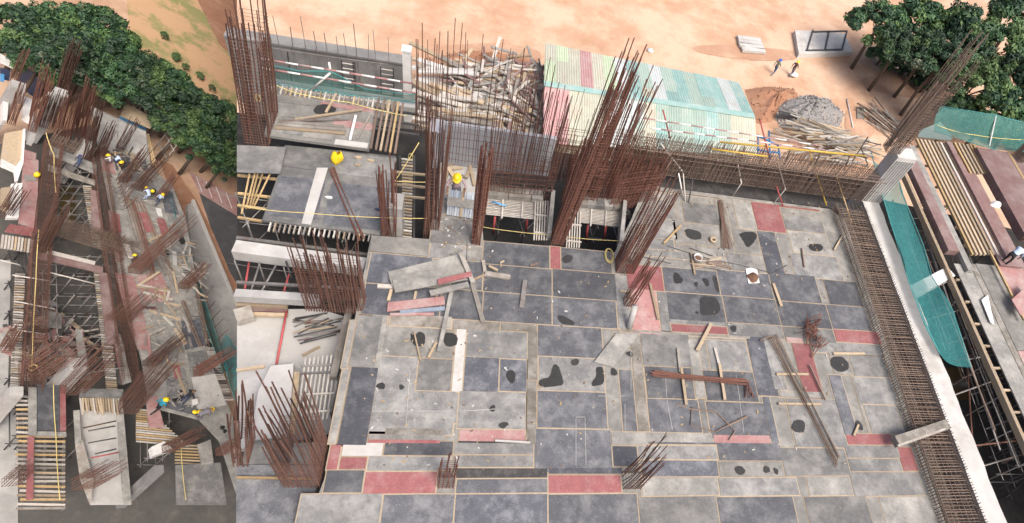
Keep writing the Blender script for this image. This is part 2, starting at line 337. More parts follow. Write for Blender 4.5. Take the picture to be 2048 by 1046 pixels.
# people -----------------------------------------------------------------------------------------------------------
def person(label, p, yaw, J, shirt, trousers, helmet=None, shoes='cloth_black', size=1.0):
    """J: joints in metres (x right, y forward, z up) of a 1.68 m body; one skinned surface"""
    mid = lambda a_, b_, t=.5: tuple(np.array(J[a_]) * (1 - t) + np.array(J[b_]) * t)
    verts, rad, edges, reg, idx = [], [], [], [], {}
    def v(n, co, r, g): idx[n] = len(verts); verts.append(co); rad.append(r); reg.append(g); return n
    def e_(a_, b_): edges.append((idx[a_], idx[b_]))
    v('pel', J['pel'], (.155, .115), 't'); v('waist', mid('pel', 'chest', .45), (.14, .10), 's'); v('chest', J['chest'], (.165, .11), 's')
    v('nb', mid('chest', 'head', .48), (.062, .062), 'k'); v('jaw', mid('chest', 'head', .8), (.072, .082), 'k'); v('head', J['head'], (.088, .105), 'k'); v('crown', tuple(np.array(J['head']) + (np.array(J['head']) - np.array(J['chest'])) * .25), (.072, .085), 'h')
    for a_, b_ in (('pel', 'waist'), ('waist', 'chest'), ('chest', 'nb'), ('nb', 'jaw'), ('jaw', 'head'), ('head', 'crown')): e_(a_, b_)
    for s in 'LR':
        v('sh' + s, J['sh' + s], (.062, .062), 's'); v('ua' + s, mid('sh' + s, 'el' + s), (.05, .05), 's'); v('el' + s, J['el' + s], (.04, .04), 's'); v('fa' + s, mid('el' + s, 'wr' + s), (.036, .036), 'k'); v('wr' + s, J['wr' + s], (.027, .024), 'k')
        d = np.array(J['wr' + s]) - np.array(J['el' + s]); d /= np.linalg.norm(d); v('hd' + s, tuple(np.array(J['wr' + s]) + d * .07), (.038, .022), 'k')
        for a_, b_ in (('chest', 'sh'), ('sh', 'ua'), ('ua', 'el'), ('el', 'fa'), ('fa', 'wr'), ('wr', 'hd')): e_(a_ if a_ == 'chest' else a_ + s, b_ + s)
        v('hp' + s, J['hp' + s], (.095, .09), 't'); v('th' + s, mid('hp' + s, 'kn' + s), (.078, .075), 't'); v('kn' + s, J['kn' + s], (.058, .058), 't'); v('cf' + s, mid('kn' + s, 'an' + s, .35), (.058, .056), 't'); v('an' + s, J['an' + s], (.04, .042), 't'); v('to' + s, J['to' + s], (.042, .03), 'b')
        for a_, b_ in (('pel', 'hp'), ('hp', 'th'), ('th', 'kn'), ('kn', 'cf'), ('cf', 'an'), ('an', 'to')): e_(a_ if a_ == 'pel' else a_ + s, b_ + s)
        side = np.cross(d, (0, 0, 1)); side = side / (np.linalg.norm(side) + 1e-6)
        hd = np.array(verts[idx['hd' + s]])
        for fi, (o_, l_) in enumerate(((-.03, .055), (-.01, .07), (.011, .066), (.03, .05), (.042, .045))):
            root = hd + side * o_ * (.9 if fi < 4 else 1) + d * (.02 if fi < 4 else -.03); dd = d if fi < 4 else d * .5 + side * .8
            a_, b_, c_ = v(f'f{s}{fi}a', tuple(root), (.009, .009), 'k'), v(f'f{s}{fi}b', tuple(root + dd * l_ * .55), (.0085, .0085), 'k'), v(f'f{s}{fi}c', tuple(root + dd * l_ + np.array([0, 0, -.012])), (.0075, .0075), 'k')
            e_(a_, b_); e_(b_, c_)
    fwd = np.array(J.get('look', (0, 1, -.2)), float); fwd /= np.linalg.norm(fwd); hd = np.array(J['head']); up = np.array([0, 0, 1.]); rt_ = np.cross(fwd, up); rt_ /= np.linalg.norm(rt_)
    for n_, o_, r_ in (('nose', fwd * .1 - up * .02, .014), ('eL', fwd * .092 + rt_ * .034 + up * .012, .011), ('eR', fwd * .092 - rt_ * .034 + up * .012, .011), ('earL', rt_ * .09 - up * .005, .02), ('earR', -rt_ * .09 - up * .005, .02), ('mouth', fwd * .094 - up * .055, .014)):
        a_, b_ = v(n_ + 'a', tuple(hd + o_), (r_, r_), 'h' if n_[0] == 'e' and len(n_) == 2 else 'k'), v(n_ + 'b', tuple(hd + o_ * 1.06 - up * .016), (r_ * .8, r_ * .8), 'h' if n_[0] == 'e' and len(n_) == 2 else 'k'); e_(a_, b_)
    me = bpy.data.meshes.new('body'); me.from_pydata(verts, edges, []); ob = bpy.data.objects.new('tmp', me); COL.objects.link(ob)
    md = ob.modifiers.new('skin', 'SKIN'); ss = ob.modifiers.new('sub', 'SUBSURF'); ss.levels = 1; ss.render_levels = 1
    sv = me.skin_vertices[0].data
    parent_ = list(range(len(verts)))
    def find(i):
        while parent_[i] != i: i = parent_[i]
        return i
    for a_, b_ in edges: parent_[find(a_)] = find(b_)
    seen = set()
    for i in range(len(verts)):
        sv[i].radius = rad[i]; r_ = find(i); sv[i].use_root = r_ not in seen; seen.add(r_)
    dg = bpy.context.evaluated_depsgraph_get(); dg.update(); em = bpy.data.meshes.new_from_object(ob.evaluated_get(dg)); bpy.data.objects.remove(ob); em.name = 'body'
    em.materials.clear(); order = dict(s=0, t=1, k=2, b=3, h=4)
    for m in (shirt, trousers, 'skin', shoes, 'hair'): em.materials.append(MATS[m])
    VV = np.array(verts); RR = np.array([max(r_) for r_ in rad])
    for pl in em.polygons:
        d = np.linalg.norm(VV - np.array(pl.center), axis=1) - RR * .6; pl.material_index = order[reg[int(d.argmin())]]; pl.use_smooth = True
    t = thing('person', label, 'person', p); t.rotation_euler = (0, 0, yaw); t.scale = (size,) * 3
    b = bpy.data.objects.new('body', em); COL.objects.link(b); b.parent = t
    if helmet:
        hc = hd + (hd - np.array(J['chest'])) * .16; ax = (hd - np.array(J['chest'])); ax /= np.linalg.norm(ax); f2 = fwd - ax * (fwd @ ax); f2 /= np.linalg.norm(f2); s2 = np.cross(f2, ax)
        n = 16
        def shell(prof, nm):
            mb = MB(); vs = []
            for r_, z_ in prof:
                for k in range(n):
                    an = 2 * math.pi * k / n; rr = r_ * (1.12 + (.22 * max(0, math.cos(an)) if r_ > .15 else 0)); vs.append(hc + f2 * rr * math.cos(an) + s2 * r_ * .95 * math.sin(an) + ax * z_)
            mb.add(vs, [(i * n + k, i * n + (k + 1) % n, (i + 1) * n + (k + 1) % n, (i + 1) * n + k) for i in range(len(prof) - 1) for k in range(n)])
            o = bpy.data.objects.new(nm, mesh_of(mb, nm, helmet, True)); COL.objects.link(o); return o
        h = shell([(.0, .125), (.06, .118), (.105, .085), (.132, .03), (.138, -.01)], 'helmet'); h.parent = t
        shell([(.135, -.008), (.175, -.02), (.175, -.028), (.135, -.018)], 'brim').parent = h
    return t
def pose(kind):
    J = dict(pel=(0, 0, .9), chest=(0, .02, 1.28), head=(0, .05, 1.54), shL=(-.19, 0, 1.36), shR=(.19, 0, 1.36), elL=(-.24, -.02, 1.08), elR=(.24, -.02, 1.08), wrL=(-.25, .08, .86), wrR=(.25, .08, .86),
             hpL=(-.1, 0, .86), hpR=(.1, 0, .86), knL=(-.11, .03, .48), knR=(.11, .03, .48), anL=(-.11, -.02, .08), anR=(.11, -.02, .08), toL=(-.12, .14, .035), toR=(.12, .14, .035))
    if kind == 'walk': J.update(knL=(-.1, .2, .5), anL=(-.1, .24, .1), toL=(-.1, .4, .06), knR=(.1, -.05, .48), anR=(.1, -.34, .14), toR=(.1, -.2, .04), elL=(-.25, -.14, 1.1), wrL=(-.24, -.1, .87), elR=(.25, .05, 1.1), wrR=(.22, .25, .95))
    if kind == 'hold': J.update(elL=(-.33, .12, 1.12), elR=(.33, .12, 1.12), wrL=(-.3, .36, 1.0), wrR=(.3, .36, 1.0), head=(0, .12, 1.52), look=(0, 1, -.7))
    if kind == 'bend': J.update(pel=(0, -.12, .86), chest=(0, .26, 1.04), head=(0, .52, 1.1), shL=(-.19, .32, 1.06), shR=(.19, .32, 1.06), elL=(-.22, .42, .8), elR=(.22, .42, .8), wrL=(-.18, .52, .56), wrR=(.18, .52, .56), hpL=(-.1, -.12, .82), hpR=(.1, -.12, .82), knL=(-.12, .05, .47), knR=(.12, .05, .47), look=(0, .6, -1))
    if kind == 'crouch': J.update(pel=(0, -.16, .4), chest=(0, .1, .76), head=(0, .28, .96), shL=(-.19, .12, .82), shR=(.19, .12, .82), elL=(-.24, .3, .6), elR=(.24, .3, .6), wrL=(-.15, .48, .42), wrR=(.15, .48, .42), hpL=(-.1, -.14, .38), hpR=(.1, -.14, .38), knL=(-.16, .26, .5), knR=(.16, .26, .5), anL=(-.14, -.02, .08), anR=(.14, -.02, .08), toL=(-.16, .14, .035), toR=(.16, .14, .035), look=(0, .8, -.8))
    return J
# trees ------------------------------------------------------------------------------------------------------------
def crown_mesh(seed, mats, n_clump=46, per=70, leaf=.2, flat=.8):
    rg = np.random.RandomState(seed); V, Fc, M = [], [], []
    for c in range(n_clump):
        d = rg.normal(size=3); d /= np.linalg.norm(d); d[2] = abs(d[2]) * 1.1 - .35; rr = rg.uniform(.45, 1.0) ** .6
        ctr = d * rr * np.array([1, 1, flat]); cr = rg.uniform(.12, .27); mi = rg.choice(len(mats), p=[.4, .42, .18] if len(mats) == 3 else None)
        k = rg.normal(size=(per, 3)); k /= np.linalg.norm(k, axis=1)[:, None]; k *= (rg.uniform(.35, 1, size=(per, 1)) ** .5) * cr; k[:, 2] *= .7
        for o in k:
            nrm = o / np.linalg.norm(o) + rg.normal(size=3) * .5 + np.array([0, 0, .5]); nrm /= np.linalg.norm(nrm)
            u = np.cross(nrm, rg.normal(size=3)); u /= np.linalg.norm(u); w = np.cross(nrm, u); s = leaf * rg.uniform(.5, 1.1) * .5; q = ctr + o; i = len(V)
            V += [q - u * s * 1.5, q - w * s * .7 + nrm * s * .2, q + u * s * 1.5, q + w * s * .7 + nrm * s * .2]; Fc.append((i, i + 1, i + 2, i + 3)); M.append(mi if rg.rand() < .8 else rg.randint(len(mats)))
    mb = MB(); mb.V, mb.F, mb.M = [tuple(v_) for v_ in V], Fc, M; return mesh_of(mb, 'crown', mats)
LM = ['leaf1', 'leaf2', 'leaf3']; LM2 = ['leaf1', 'leaf2', 'leaf4']
CROWNS = [crown_mesh(1, LM, 64, 150, .1), crown_mesh(2, LM, 58, 150, .1, .95), crown_mesh(3, ['leaf2', 'leaf3', 'leaf3'], 56, 150, .1), crown_mesh(4, LM2, 60, 150, .09, 1.15)]
def tree(x, y, z, hgt, rx, label, k=0, lean=(0, 0), name='leafy_tree', group=None):
    c = P(x, y, z); t = thing(name, label, 'tree', c, group); cc = c + np.array([lean[0], lean[1], hgt - rx * .75])
    mb = MB(); mid = (c + cc) / 2 + np.array([rnd(-.2, .2), rnd(-.2, .2), 0]); mb.tube([c - [0, 0, .2], mid, cc], [.06 * rx + .05, .045 * rx + .04, .03], 0, 7)
    for i in range(7):
        an = rnd(0, 6.28); s = mid * .5 + cc * .5 if i % 2 else mid * .2 + cc * .8; q = cc + np.array([math.cos(an) * rx * .7, math.sin(an) * rx * .7, rnd(-.1, .4) * rx]); mb.tube([s, s * .5 + q * .5 + [0, 0, .2], q], [.05, .035, .015], 0, 5)
    mb.build('trunk', 'bark', t, True); place(CROWNS[k], 'crown', t, cc, Quaternion((0, 0, 1), rnd(0, 6.28)), (rx * rnd(.85, 1.1), rx * rnd(.85, 1.1), rx * rnd(.85, 1.15)))
    return t
def pile(name, label, cat, x, y, z, rx, ry, hgt, n, mats, ln=(.6, 1.8), w=.09, h=.05, ang=None, dx=0, piece='plank'):
    c = P(x, y, z); t = thing(name, label, cat, c)
    for i in range(n):
        rr = math.sqrt(random.random()); th = rnd(0, 6.28); q = c + np.array([rx * rr * math.cos(th), ry * rr * math.sin(th), 0]); zz = max(.03, hgt * (1 - rr) * rnd(.5, 1.05)); an = rnd(0, math.pi) if ang is None else ang + rnd(-.3, .3); L = rnd(*ln) / 2
        d = np.array([math.cos(an), math.sin(an), rnd(-.25, .25) * min(1, hgt)]) * L; q = q + [0, 0, zz + abs(d[2])]
        mb = MB(); mb.beam(q - d, q + d, w * rnd(.6, 1.6), h * rnd(.6, 1.3)); mb.build(piece, random.choice(mats), t)
    return t
# ================================================================== SITE A (right): the setting
CUR = FA
G = -12.0
def sheet(name, pts, z, m, th=.3, kind='structure'):
    mb = MB(); mb.prism([P(x, y, z) for x, y in pts], z - th, z); return tag(mb.build(name, m), kind=kind)
SEAM = 474
def ground_sheet():
    a_, b_ = P(SEAM, -260, G), P(SEAM, 1150, G); d = a_ - b_; a_ = a_ + d * 1.5
    mb = MB(); far = np.array([900, 900, G]); mb.prism([b_, b_ + [120, -40, 0], [700, -40, G], far, [a_[0], 900, G], a_], G - 1, G); tag(mb.build('ground', 'dirt'), kind='structure')
ground_sheet()
LF = -3.3                                              # floor of the storey below the deck
sheet('lower_floor', [(SEAM, 225), (860, 262), (1100, 300), (1300, 338), (1760, 398), (2300, 520), (2300, 1130), (SEAM, 1130)], LF, 'floor_shade', .4)
# main formwork deck ------------------------------------------------------------------------------------------------
deck = thing('formwork_deck', 'wide grey plywood formwork deck with red panels and wet patches', 'deck', P(1200, 700, 0))
mb = MB(); mb.prism([P(x, y, 0) for x, y in [(742, 473), (858, 484), (872, 398), (960, 402), (967, 481), (1100, 492), (1230, 504), (1262, 440), (1290, 370), (1660, 418), (1690, 440), (1905, 1090), (600, 1090), (655, 940), (712, 625)]], -.12, 0); mb.build('base_sheet', 'ply_light', deck)
DK, BL, GR, LT, BR, BK, RD, PK = 'ply_dark', 'ply_blue', 'ply_grey', 'ply_light', 'ply_brown', 'ply_black', 'ply_red', 'ply_pink'
BOARDS = [
    # middle rows
    (970, 482, 1098, 537, DK), (1101, 492, 1120, 538, RD), (1123, 495, 1225, 547, DK), (968, 529, 1103, 592, DK), (1106, 540, 1229, 600, DK), (905, 525, 965, 580, DK), (967, 584, 1102, 648, DK), (1106, 596, 1233, 656, DK), (884, 579, 964, 640, DK),
    (741, 512, 860, 570, BL), (730, 572, 880, 626, BL), (864, 440, 955, 488, GR), (868, 402, 958, 436, GR), (862, 490, 958, 520, GR), (941, 495, 966, 524, LT), (745, 478, 856, 508, GR),
    # centre column
    (1078, 652, 1207, 714, DK), (1077, 717, 1211, 781, GR), (1076, 785, 1216, 854, DK), (1074, 862, 1220, 932, DK), (1057, 664, 1073, 760, BR), (1054, 762, 1071, 884, BR), (905, 641, 1000, 660, BR), (1002, 647, 1073, 662, BR), (780, 632, 903, 655, BR),
    # lower left bay
    (771, 655, 907, 712, LT), (763, 717, 833, 780, GR), (836, 717, 904, 781, GR), (752, 786, 898, 858, GR), (909, 658, 927, 783, 'concrete_pale'), (900, 787, 919, 848, GR), (932, 664, 1054, 713, GR), (929, 718, 997, 782, BL), (1000, 719, 1053, 783, BL), (924, 787, 1051, 856, GR),
    (744, 632, 766, 730, LT), (719, 632, 740, 735, GR), (709, 738, 725, 886, BL), (735, 740, 731, 884, BK), (700, 640, 692, 735, LT), (684, 740, 665, 888, LT),
    (740, 862, 883, 877, RD), (770, 855, 890, 866, BR), (735, 880, 890, 890, LT), (918, 862, 1052, 880, PK), (915, 883, 1062, 889, BK), (917, 894, 1068, 908, GR), (915, 913, 1067, 933, GR), (912, 938, 1094, 955, BK), (1098, 938, 1246, 953, BL),
    (660, 894, 679, 936, RD), (682, 894, 764, 911, 'concrete_pale'), (769, 895, 896, 909, DK), (680, 916, 733, 938, RD), (736, 915, 893, 936, GR), (652, 946, 726, 975, DK), (729, 950, 872, 985, RD), (912, 960, 1094, 985, DK), (1098, 957, 1244, 985, RD),
    # right rows
    (1257, 528, 1322, 578, RD), (1259, 581, 1316, 660, PK), (1318, 584, 1334, 661, GR), (1236, 552, 1255, 655, GR), (1329, 534, 1436, 590, DK), (1334, 585, 1448, 643, DK), (1340, 639, 1453, 657, GR), (1343, 651, 1456, 669, RD), (1439, 545, 1546, 597, DK), (1449, 594, 1558, 649, DK), (1456, 648, 1563, 671, GR),
    (1541, 555, 1645, 607, DK), (1555, 603, 1659, 657, DK), (1569, 655, 1667, 680, GR), (1646, 564, 1728, 613, DK), (1657, 611, 1744, 660, DK), (1670, 662, 1764, 689, RD), (1570, 673, 1608, 690, PK), (1620, 688, 1770, 706, GR), (1290, 500, 1400, 522, GR), (1405, 512, 1500, 536, LT),
    # far right rows towards the back beam
    (1312, 398, 1343, 434, GR), (1362, 402, 1437, 446, GR), (1346, 400, 1358, 490, LT), (1312, 380, 1440, 396, BL), (1362, 449, 1440, 495, LT), (1441, 402, 1460, 480, BR), (1463, 398, 1508, 458, LT), (1507, 404, 1563, 462, RD), (1558, 410, 1640, 424, RD), (1566, 428, 1650, 463, GR), (1468, 460, 1518, 510, LT), (1520, 466, 1571, 548, BL), (1575, 466, 1665, 508, LT), (1578, 510, 1685, 552, GR), (1450, 505, 1512, 540, GR), (1290, 440, 1345, 475, GR), (1283, 478, 1350, 500, GR),
    # lower right bay
    (1286, 672, 1381, 732, GR), (1412, 686, 1503, 741, GR), (1385, 682, 1405, 795, LT), (1289, 736, 1386, 796, DK), (1412, 744, 1519, 802, DK), (1292, 800, 1398, 864, DK), (1402, 799, 1413, 868, GR), (1418, 806, 1535, 868, DK), (1236, 738, 1270, 862, DK), (1275, 672, 1281, 862, BR), (1225, 664, 1280, 690, LT),
    (1428, 871, 1540, 883, PK), (1294, 868, 1424, 882, LT), (1300, 886, 1558, 895, BL), (1524, 680, 1514, 790, BL), (1530, 795, 1560, 889, BL), (1240, 664, 1500, 672, BR), (1527, 680, 1575, 780, GR), (1225, 866, 1286, 890, LT), (1225, 893, 1272, 934, BL), (1280, 898, 1432, 918, GR), (1438, 898, 1560, 920, DK), (1280, 922, 1434, 952, BL), (1440, 925, 1566, 953, LT), (1570, 900, 1698, 950, GR), (1280, 957, 1434, 990, LT), (1440, 957, 1600, 990, GR),
    # far right column
    (1581, 684, 1648, 794, RD), (1563, 782, 1650, 798, LT), (1570, 802, 1690, 892, GR), (1656, 708, 1700, 748, LT), (1660, 752, 1716, 868, DK), (1703, 712, 1780, 752, GR), (1712, 757, 1798, 808, GR), (1728, 812, 1810, 866, GR), (1700, 752, 1735, 866, LT), (1692, 874, 1788, 888, RD), (1800, 894, 1836, 936, RD), (1692, 893, 1796, 915, GR), (1694, 919, 1803, 945, GR), (1610, 955, 1700, 990, LT), (1705, 950, 1850, 990, GR),
    (600, 1000, 760, 1060, GR), (764, 992, 905, 1060, DK), (912, 990, 1094, 1060, BL), (1098, 990, 1275, 1060, DK), (1280, 995, 1434, 1060, GR), (1440, 995, 1600, 1060, DK), (1606, 995, 1750, 1060, GR), (1755, 995, 1880, 1060, LT)]
for r, q in zip(snap([rect(*q[:4]) for q in BOARDS]), BOARDS): board_w(deck, r, q[4])
for x0, y0, x1, y1 in [(1152, 834, 1152, 930), (1170, 834, 1172, 930), (1152, 834, 1170, 834), (1196, 792, 1250, 792), (1250, 808, 1250, 860), (1262, 700, 1262, 780), (1330, 745, 1334, 795), (1472, 750, 1480, 800), (1334, 800, 1345, 860), (1480, 805, 1488, 865), (745, 822, 900, 822), (928, 822, 990, 818), (1553, 735, 1572, 790), (820, 740, 812, 850)]:
    b = MB(); b.beam(P(x0, y0, .038), P(x1, y1, .038), .012, .004); b.build('chalk_line', 'concrete_pale', deck)
for pts in [  # damp marks traced from the deck
    [(1122, 518), (1135, 508), (1147, 513), (1143, 523), (1130, 528)], [(1112, 632), (1124, 630), (1151, 644), (1148, 651), (1122, 648)], [(820, 664), (828, 672), (838, 662), (851, 668), (850, 690), (834, 694), (822, 684)], [(884, 668), (900, 664), (916, 672), (914, 692), (890, 694)], [(1013, 742), (1024, 739), (1032, 746), (1029, 764), (1022, 769), (1012, 755)],
    [(1078, 758), (1100, 756), (1106, 728), (1117, 730), (1125, 757), (1129, 771), (1078, 776)], [(1190, 734), (1206, 733), (1211, 768), (1184, 774), (1183, 764), (1194, 752)], [(1141, 722), (1152, 716), (1160, 722), (1154, 732), (1143, 730)], [(1398, 592), (1436, 594), (1443, 628), (1400, 632), (1402, 614)], [(1423, 549), (1434, 552), (1440, 588), (1431, 582)], [(1366, 456), (1402, 462), (1404, 480), (1376, 478)],
    [(1476, 466), (1508, 462), (1516, 472), (1504, 490), (1494, 496), (1486, 480)], [(1616, 488), (1640, 487), (1648, 495), (1640, 504), (1620, 500)], [(1660, 714), (1682, 712), (1697, 724), (1698, 740), (1680, 745), (1664, 736)], [(1586, 842), (1600, 838), (1611, 845), (1609, 866), (1590, 865), (1582, 855)], [(1468, 934), (1482, 931), (1493, 942), (1484, 951), (1472, 947)], [(625, 228), (640, 208), (668, 212), (662, 224), (650, 228)]]:
    if pts[0][1] > 300: patch_px(deck, pts)
for x, y, rx, ry in [(1355, 557, .22, .24), (1392, 568, .1, .11), (1412, 564, .13, .2), (1467, 657, .14, .14), (985, 817, .1, .1), (1007, 850, .15, .1), (1228, 744, .13, .13), (1533, 939, .11, .14), (1552, 942, .09, .11), (1718, 851, .13, .2), (762, 772, .12, .12), (803, 774, .08, .08), (1260, 708, .1, .12), (1394, 625, .06, .06)]: patch(deck, x, y, rx, ry)
# rebar beam cages ---------------------------------------------------------------------------------------------------
def litter(parent, area, n, z, mats, size=(.015, .06)):
    mb = MB()
    for _ in range(n):
        x0, y0, x1, y1 = random.choice(area); p = P(rnd(x0, x1), rnd(y0, y1), z); an = rnd(0, 3.14); L, w = rnd(*size), rnd(.008, .03); d = np.array([math.cos(an), math.sin(an), 0]) * L; mb.beam(p - d + [0, 0, .008], p + d + [0, 0, .008], w * 2, .012, random.randrange(len(mats)))
    o = mb.build('litter', mats, parent); o['kind'] = 'stuff'; return o
litter(deck, [(960, 500, 1230, 940), (1270, 540, 1700, 930), (1330, 400, 1660, 530), (720, 650, 960, 930), (880, 420, 950, 520)], 480, .034, ['wood', 'concrete_pale', 'rust_tan', 'wood_grey', 'wood_yellow'])
def cage(name, label, p0, p1, wid, h0, h1, n_st, n_long, m='rust_tan', trough=True, side=1):
    p0, p1 = np.asarray(p0, float), np.asarray(p1, float); t = thing(name, label, 'rebar', p0); d = p1 - p0; L = np.linalg.norm(d); d /= L; s = np.cross((0, 0, 1), d) * side * wid; u = np.array([0, 0, 1.])
    ring = MB(); q = [s * 0 + u * h0, s + u * h0, s + u * h1, s * 0 + u * h1]
    for i in range(4): ring.tube([q[i], q[(i + 1) % 4]], .016, 0, 4)
    ring.tube([q[2], q[2] + u * .3], .014, 0, 4); ring.tube([s * .5 + u * h0, s * .5 + u * h1], .01, 0, 4); me = mesh_of(ring, 'stirrup', m)
    for i in range(n_st): place(me, 'stirrup', t, p0 + d * L * (i + .5 + rnd(-.2, .2)) / n_st, Quaternion(Vector(d), rnd(-.05, .05)))
    for k in range(n_long):
        f = k / (n_long - 1)
        for off in ((0, h0 + (h1 - h0) * f), (wid, h0 + (h1 - h0) * f), (wid * f, h1)):
            o = s / wid * off[0] + u * off[1]; bar(t, p0 + o - d * .3, p1 + o + d * .3, .014, m)
    if trough:
        for o_, nm in ((s * 1.12, 'side_board'), ):
            b = MB(); b.beam(p0 + o_ + u * (h1 * .32), p1 + o_ + u * (h1 * .32), .05, h1 * .62); b.build(nm, 'ply_black', t)  # black side board paints in the shadow beneath the raised cage
    return t
yb = P(1311, 374, 0)[1]
cage('beam_cage', 'long rusty beam reinforcement cage along the far edge of the deck', [P(1225, 366, 0)[0], yb + .1, 0], [P(1716, 423, 0)[0], yb + .1, 0], .8, .7, 2.0, 165, 5, side=1)
b = MB(); b.box(P(1270, 366, 0)[0], 17.6, yb + .06, yb + 1.1, -.6, -.02); tag(b.build('beam_soffit', 'ply_black', None), 'beam trough board blackened as shadow under the far reinforcement cage', 'formwork')  # black ply puts the deep shadow below the cage into the board colour
b = MB(); b.box(P(1270, 366, 0)[0], 17.6, yb + 1.12, yb + 1.18, -.6, .85); tag(b.build('beam_side_form', 'ply_black', None), 'side shutter blackened as shadow, standing behind the far reinforcement cage', 'formwork')  # shutter coloured black to stand for shadow behind the cage
xr = 16.85
cage('beam_cage', 'dense rusty beam cage running down the right side of the deck', [xr, 2.5, 0], [xr, 18.3, 0], 1.35, -.3, .45, 150, 7, m='rust_tan', trough=False, side=-1)
b = MB(); b.box(xr - .05, xr + 1.5, 2.2, 18.6, -.75, -.6); tag(b.build('beam_soffit', 'ply_brown', None), 'brown trough board under the right hand beam cage', 'formwork')
# pale upstand wall along the right cage, ribbed column ------------------------------------------------------------------
b = MB(); ys = [2.2 + .5 * k for k in range(35)]
for k in range(34):
    j0, j1 = [.03 * math.sin(2.1 * y) + .02 * math.sin(5.3 * y) for y in (ys[k], ys[k + 1])]
    b.hexa([(18.45, ys[k], -3.3), (19.35 + j0, ys[k], -3.3), (19.35 + j1, ys[k + 1], -3.3), (18.45, ys[k + 1], -3.3), (18.45 + j0 * .4, ys[k], .4), (19.35 + j0, ys[k], .4), (19.35 + j1, ys[k + 1], .4), (18.45 + j1 * .4, ys[k + 1], .4)])
tag(b.build('edge_wall', 'concrete_pale'), 'pale cast concrete wall top beside the right beam cage', 'wall')
colp = P(1738, 392, .4); t = thing('concrete_column', 'pale ribbed concrete column at the far right deck corner', 'column', colp)
hc = height_to(colp, 300); b = MB(); b.box(colp[0] - .5, colp[0] + .5, colp[1] - .35, colp[1] + .35, -3, hc + .2); b.build('shaft', 'concrete_pale', t)
for k in range(7): b = MB(); xx = colp[0] - .42 + k * .14; b.box(xx, xx + .07, colp[1] - .39, colp[1] - .35, .2, hc); b.build('rib', 'concrete', t)
ct = colp[2] + hc - .2
# big standing rebar columns (site A) --------------------------------------------------------------------------------------
rebar_column(524, 262, .8, 1.5, 7, 9, 6.2, 'dense dark rebar column by the yellow rope at the upper left deck', z=-.3, lean=(.085, 0), splay=.012, r=.022, ties=.16, tie_to=.8)
rebar_column(778, 466, .5, .35, 6, 3, 4.2, 'narrow rebar column at the right edge of the dark plywood bay', z=-.5, lean=(0, 0), splay=.03, r=.02, m='rust_red')
rebar_column(862, 466, .5, .5, 6, 6, 7.0, 'tall slender rebar column left of the worker with the metal shutter', z=-.5, lean=(.02, 0), splay=.035, r=.02, m='rust')
rebar_column(674, 612, 1.75, .5, 18, 3, 3.9, 'wide rebar wall cage standing over the left pit', z=-.2, lean=(-.02, .0), splay=.025, r=.02, m='rust', ties=.15, tie_to=.62, jit=.5)
rebar_column(614, 930, .9, 1.25, 7, 9, 4.7, 'leaning rebar column at the lower left beside the grey board', z=-.4, lean=(-.035, .03), splay=.02, r=.022, m='rust', ties=.09, tie_to=.42, jit=.4)
rebar_column(489, 905, .35, .8, 3, 6, 3.4, 'rebar column half cut off at the left edge above the grey board', z=-.4, lean=(.16, .06), splay=.02, r=.022, m='rust', tie_to=.4)
rebar_column(893, 966, .4, .3, 4, 2, 1.9, 'small four sided rebar stub at the bottom middle of the deck', lean=(.02, .06), splay=.03, r=.017, m='rust_red', ties=.14, tie_to=.7)
rebar_column(1262, 962, .55, .5, 6, 4, 2.6, 'splayed rebar stub at the bottom of the deck right of the small stub', lean=(.16, .1), splay=.08, r=.016, m='rust', ties=.2, tie_to=.3, jit=.5)
rebar_column(1256, 606, .35, .35, 4, 3, 3.0, 'short loose rebar bundle standing on the pink panels', lean=(.1, .03), splay=.03, r=.02, m='rust_red', ties=.4, tie_to=.4)
rebar_column(1248, 535, .7, .6, 9, 7, 4.6, 'dense reddish rebar column by the yellow rope coil', lean=(.1, .1), splay=.04, r=.018, m='rust_red', ties=.09, tie_to=.75, jit=.45)
rebar_column(1114, 480, .45, .45, 8, 6, 9.2, 'very tall dense rebar column rising between the two pits', lean=(.075, .02), splay=.02, r=.02, m='rust_red', ties=.14, tie_to=.8, jit=.22)
rebar_column(1196, 384, .8, .8, 8, 8, 6.6, 'tall dense rebar column in front of the green shed', lean=(.03, .0), splay=.045, r=.02, m='rust_red', ties=.2, tie_to=.6, jit=.3)
rebar_column(952, 484, .28, .28, 5, 4, 5.2, 'straight narrow rebar post right of the metal shutter', lean=(.0, .0), splay=.008, r=.024, m='rust_red', ties=.25, tie_to=.95, jit=.1)
rebar_column(1782, 300, .7, .45, 9, 6, 6.5, 'tall splayed rebar growing from the ribbed concrete column', z=ct, lean=(.02, .02), splay=.05, r=.018, m='rust_tan', ties=.14, tie_to=.5, jit=.5)
rebar_column(2034, 318, .4, .6, 4, 6, 2.4, 'dark rebar bundle at the right edge behind the maroon panels', z=.5, splay=.02, r=.024, m='rust_tan', ties=.2, tie_to=.9)
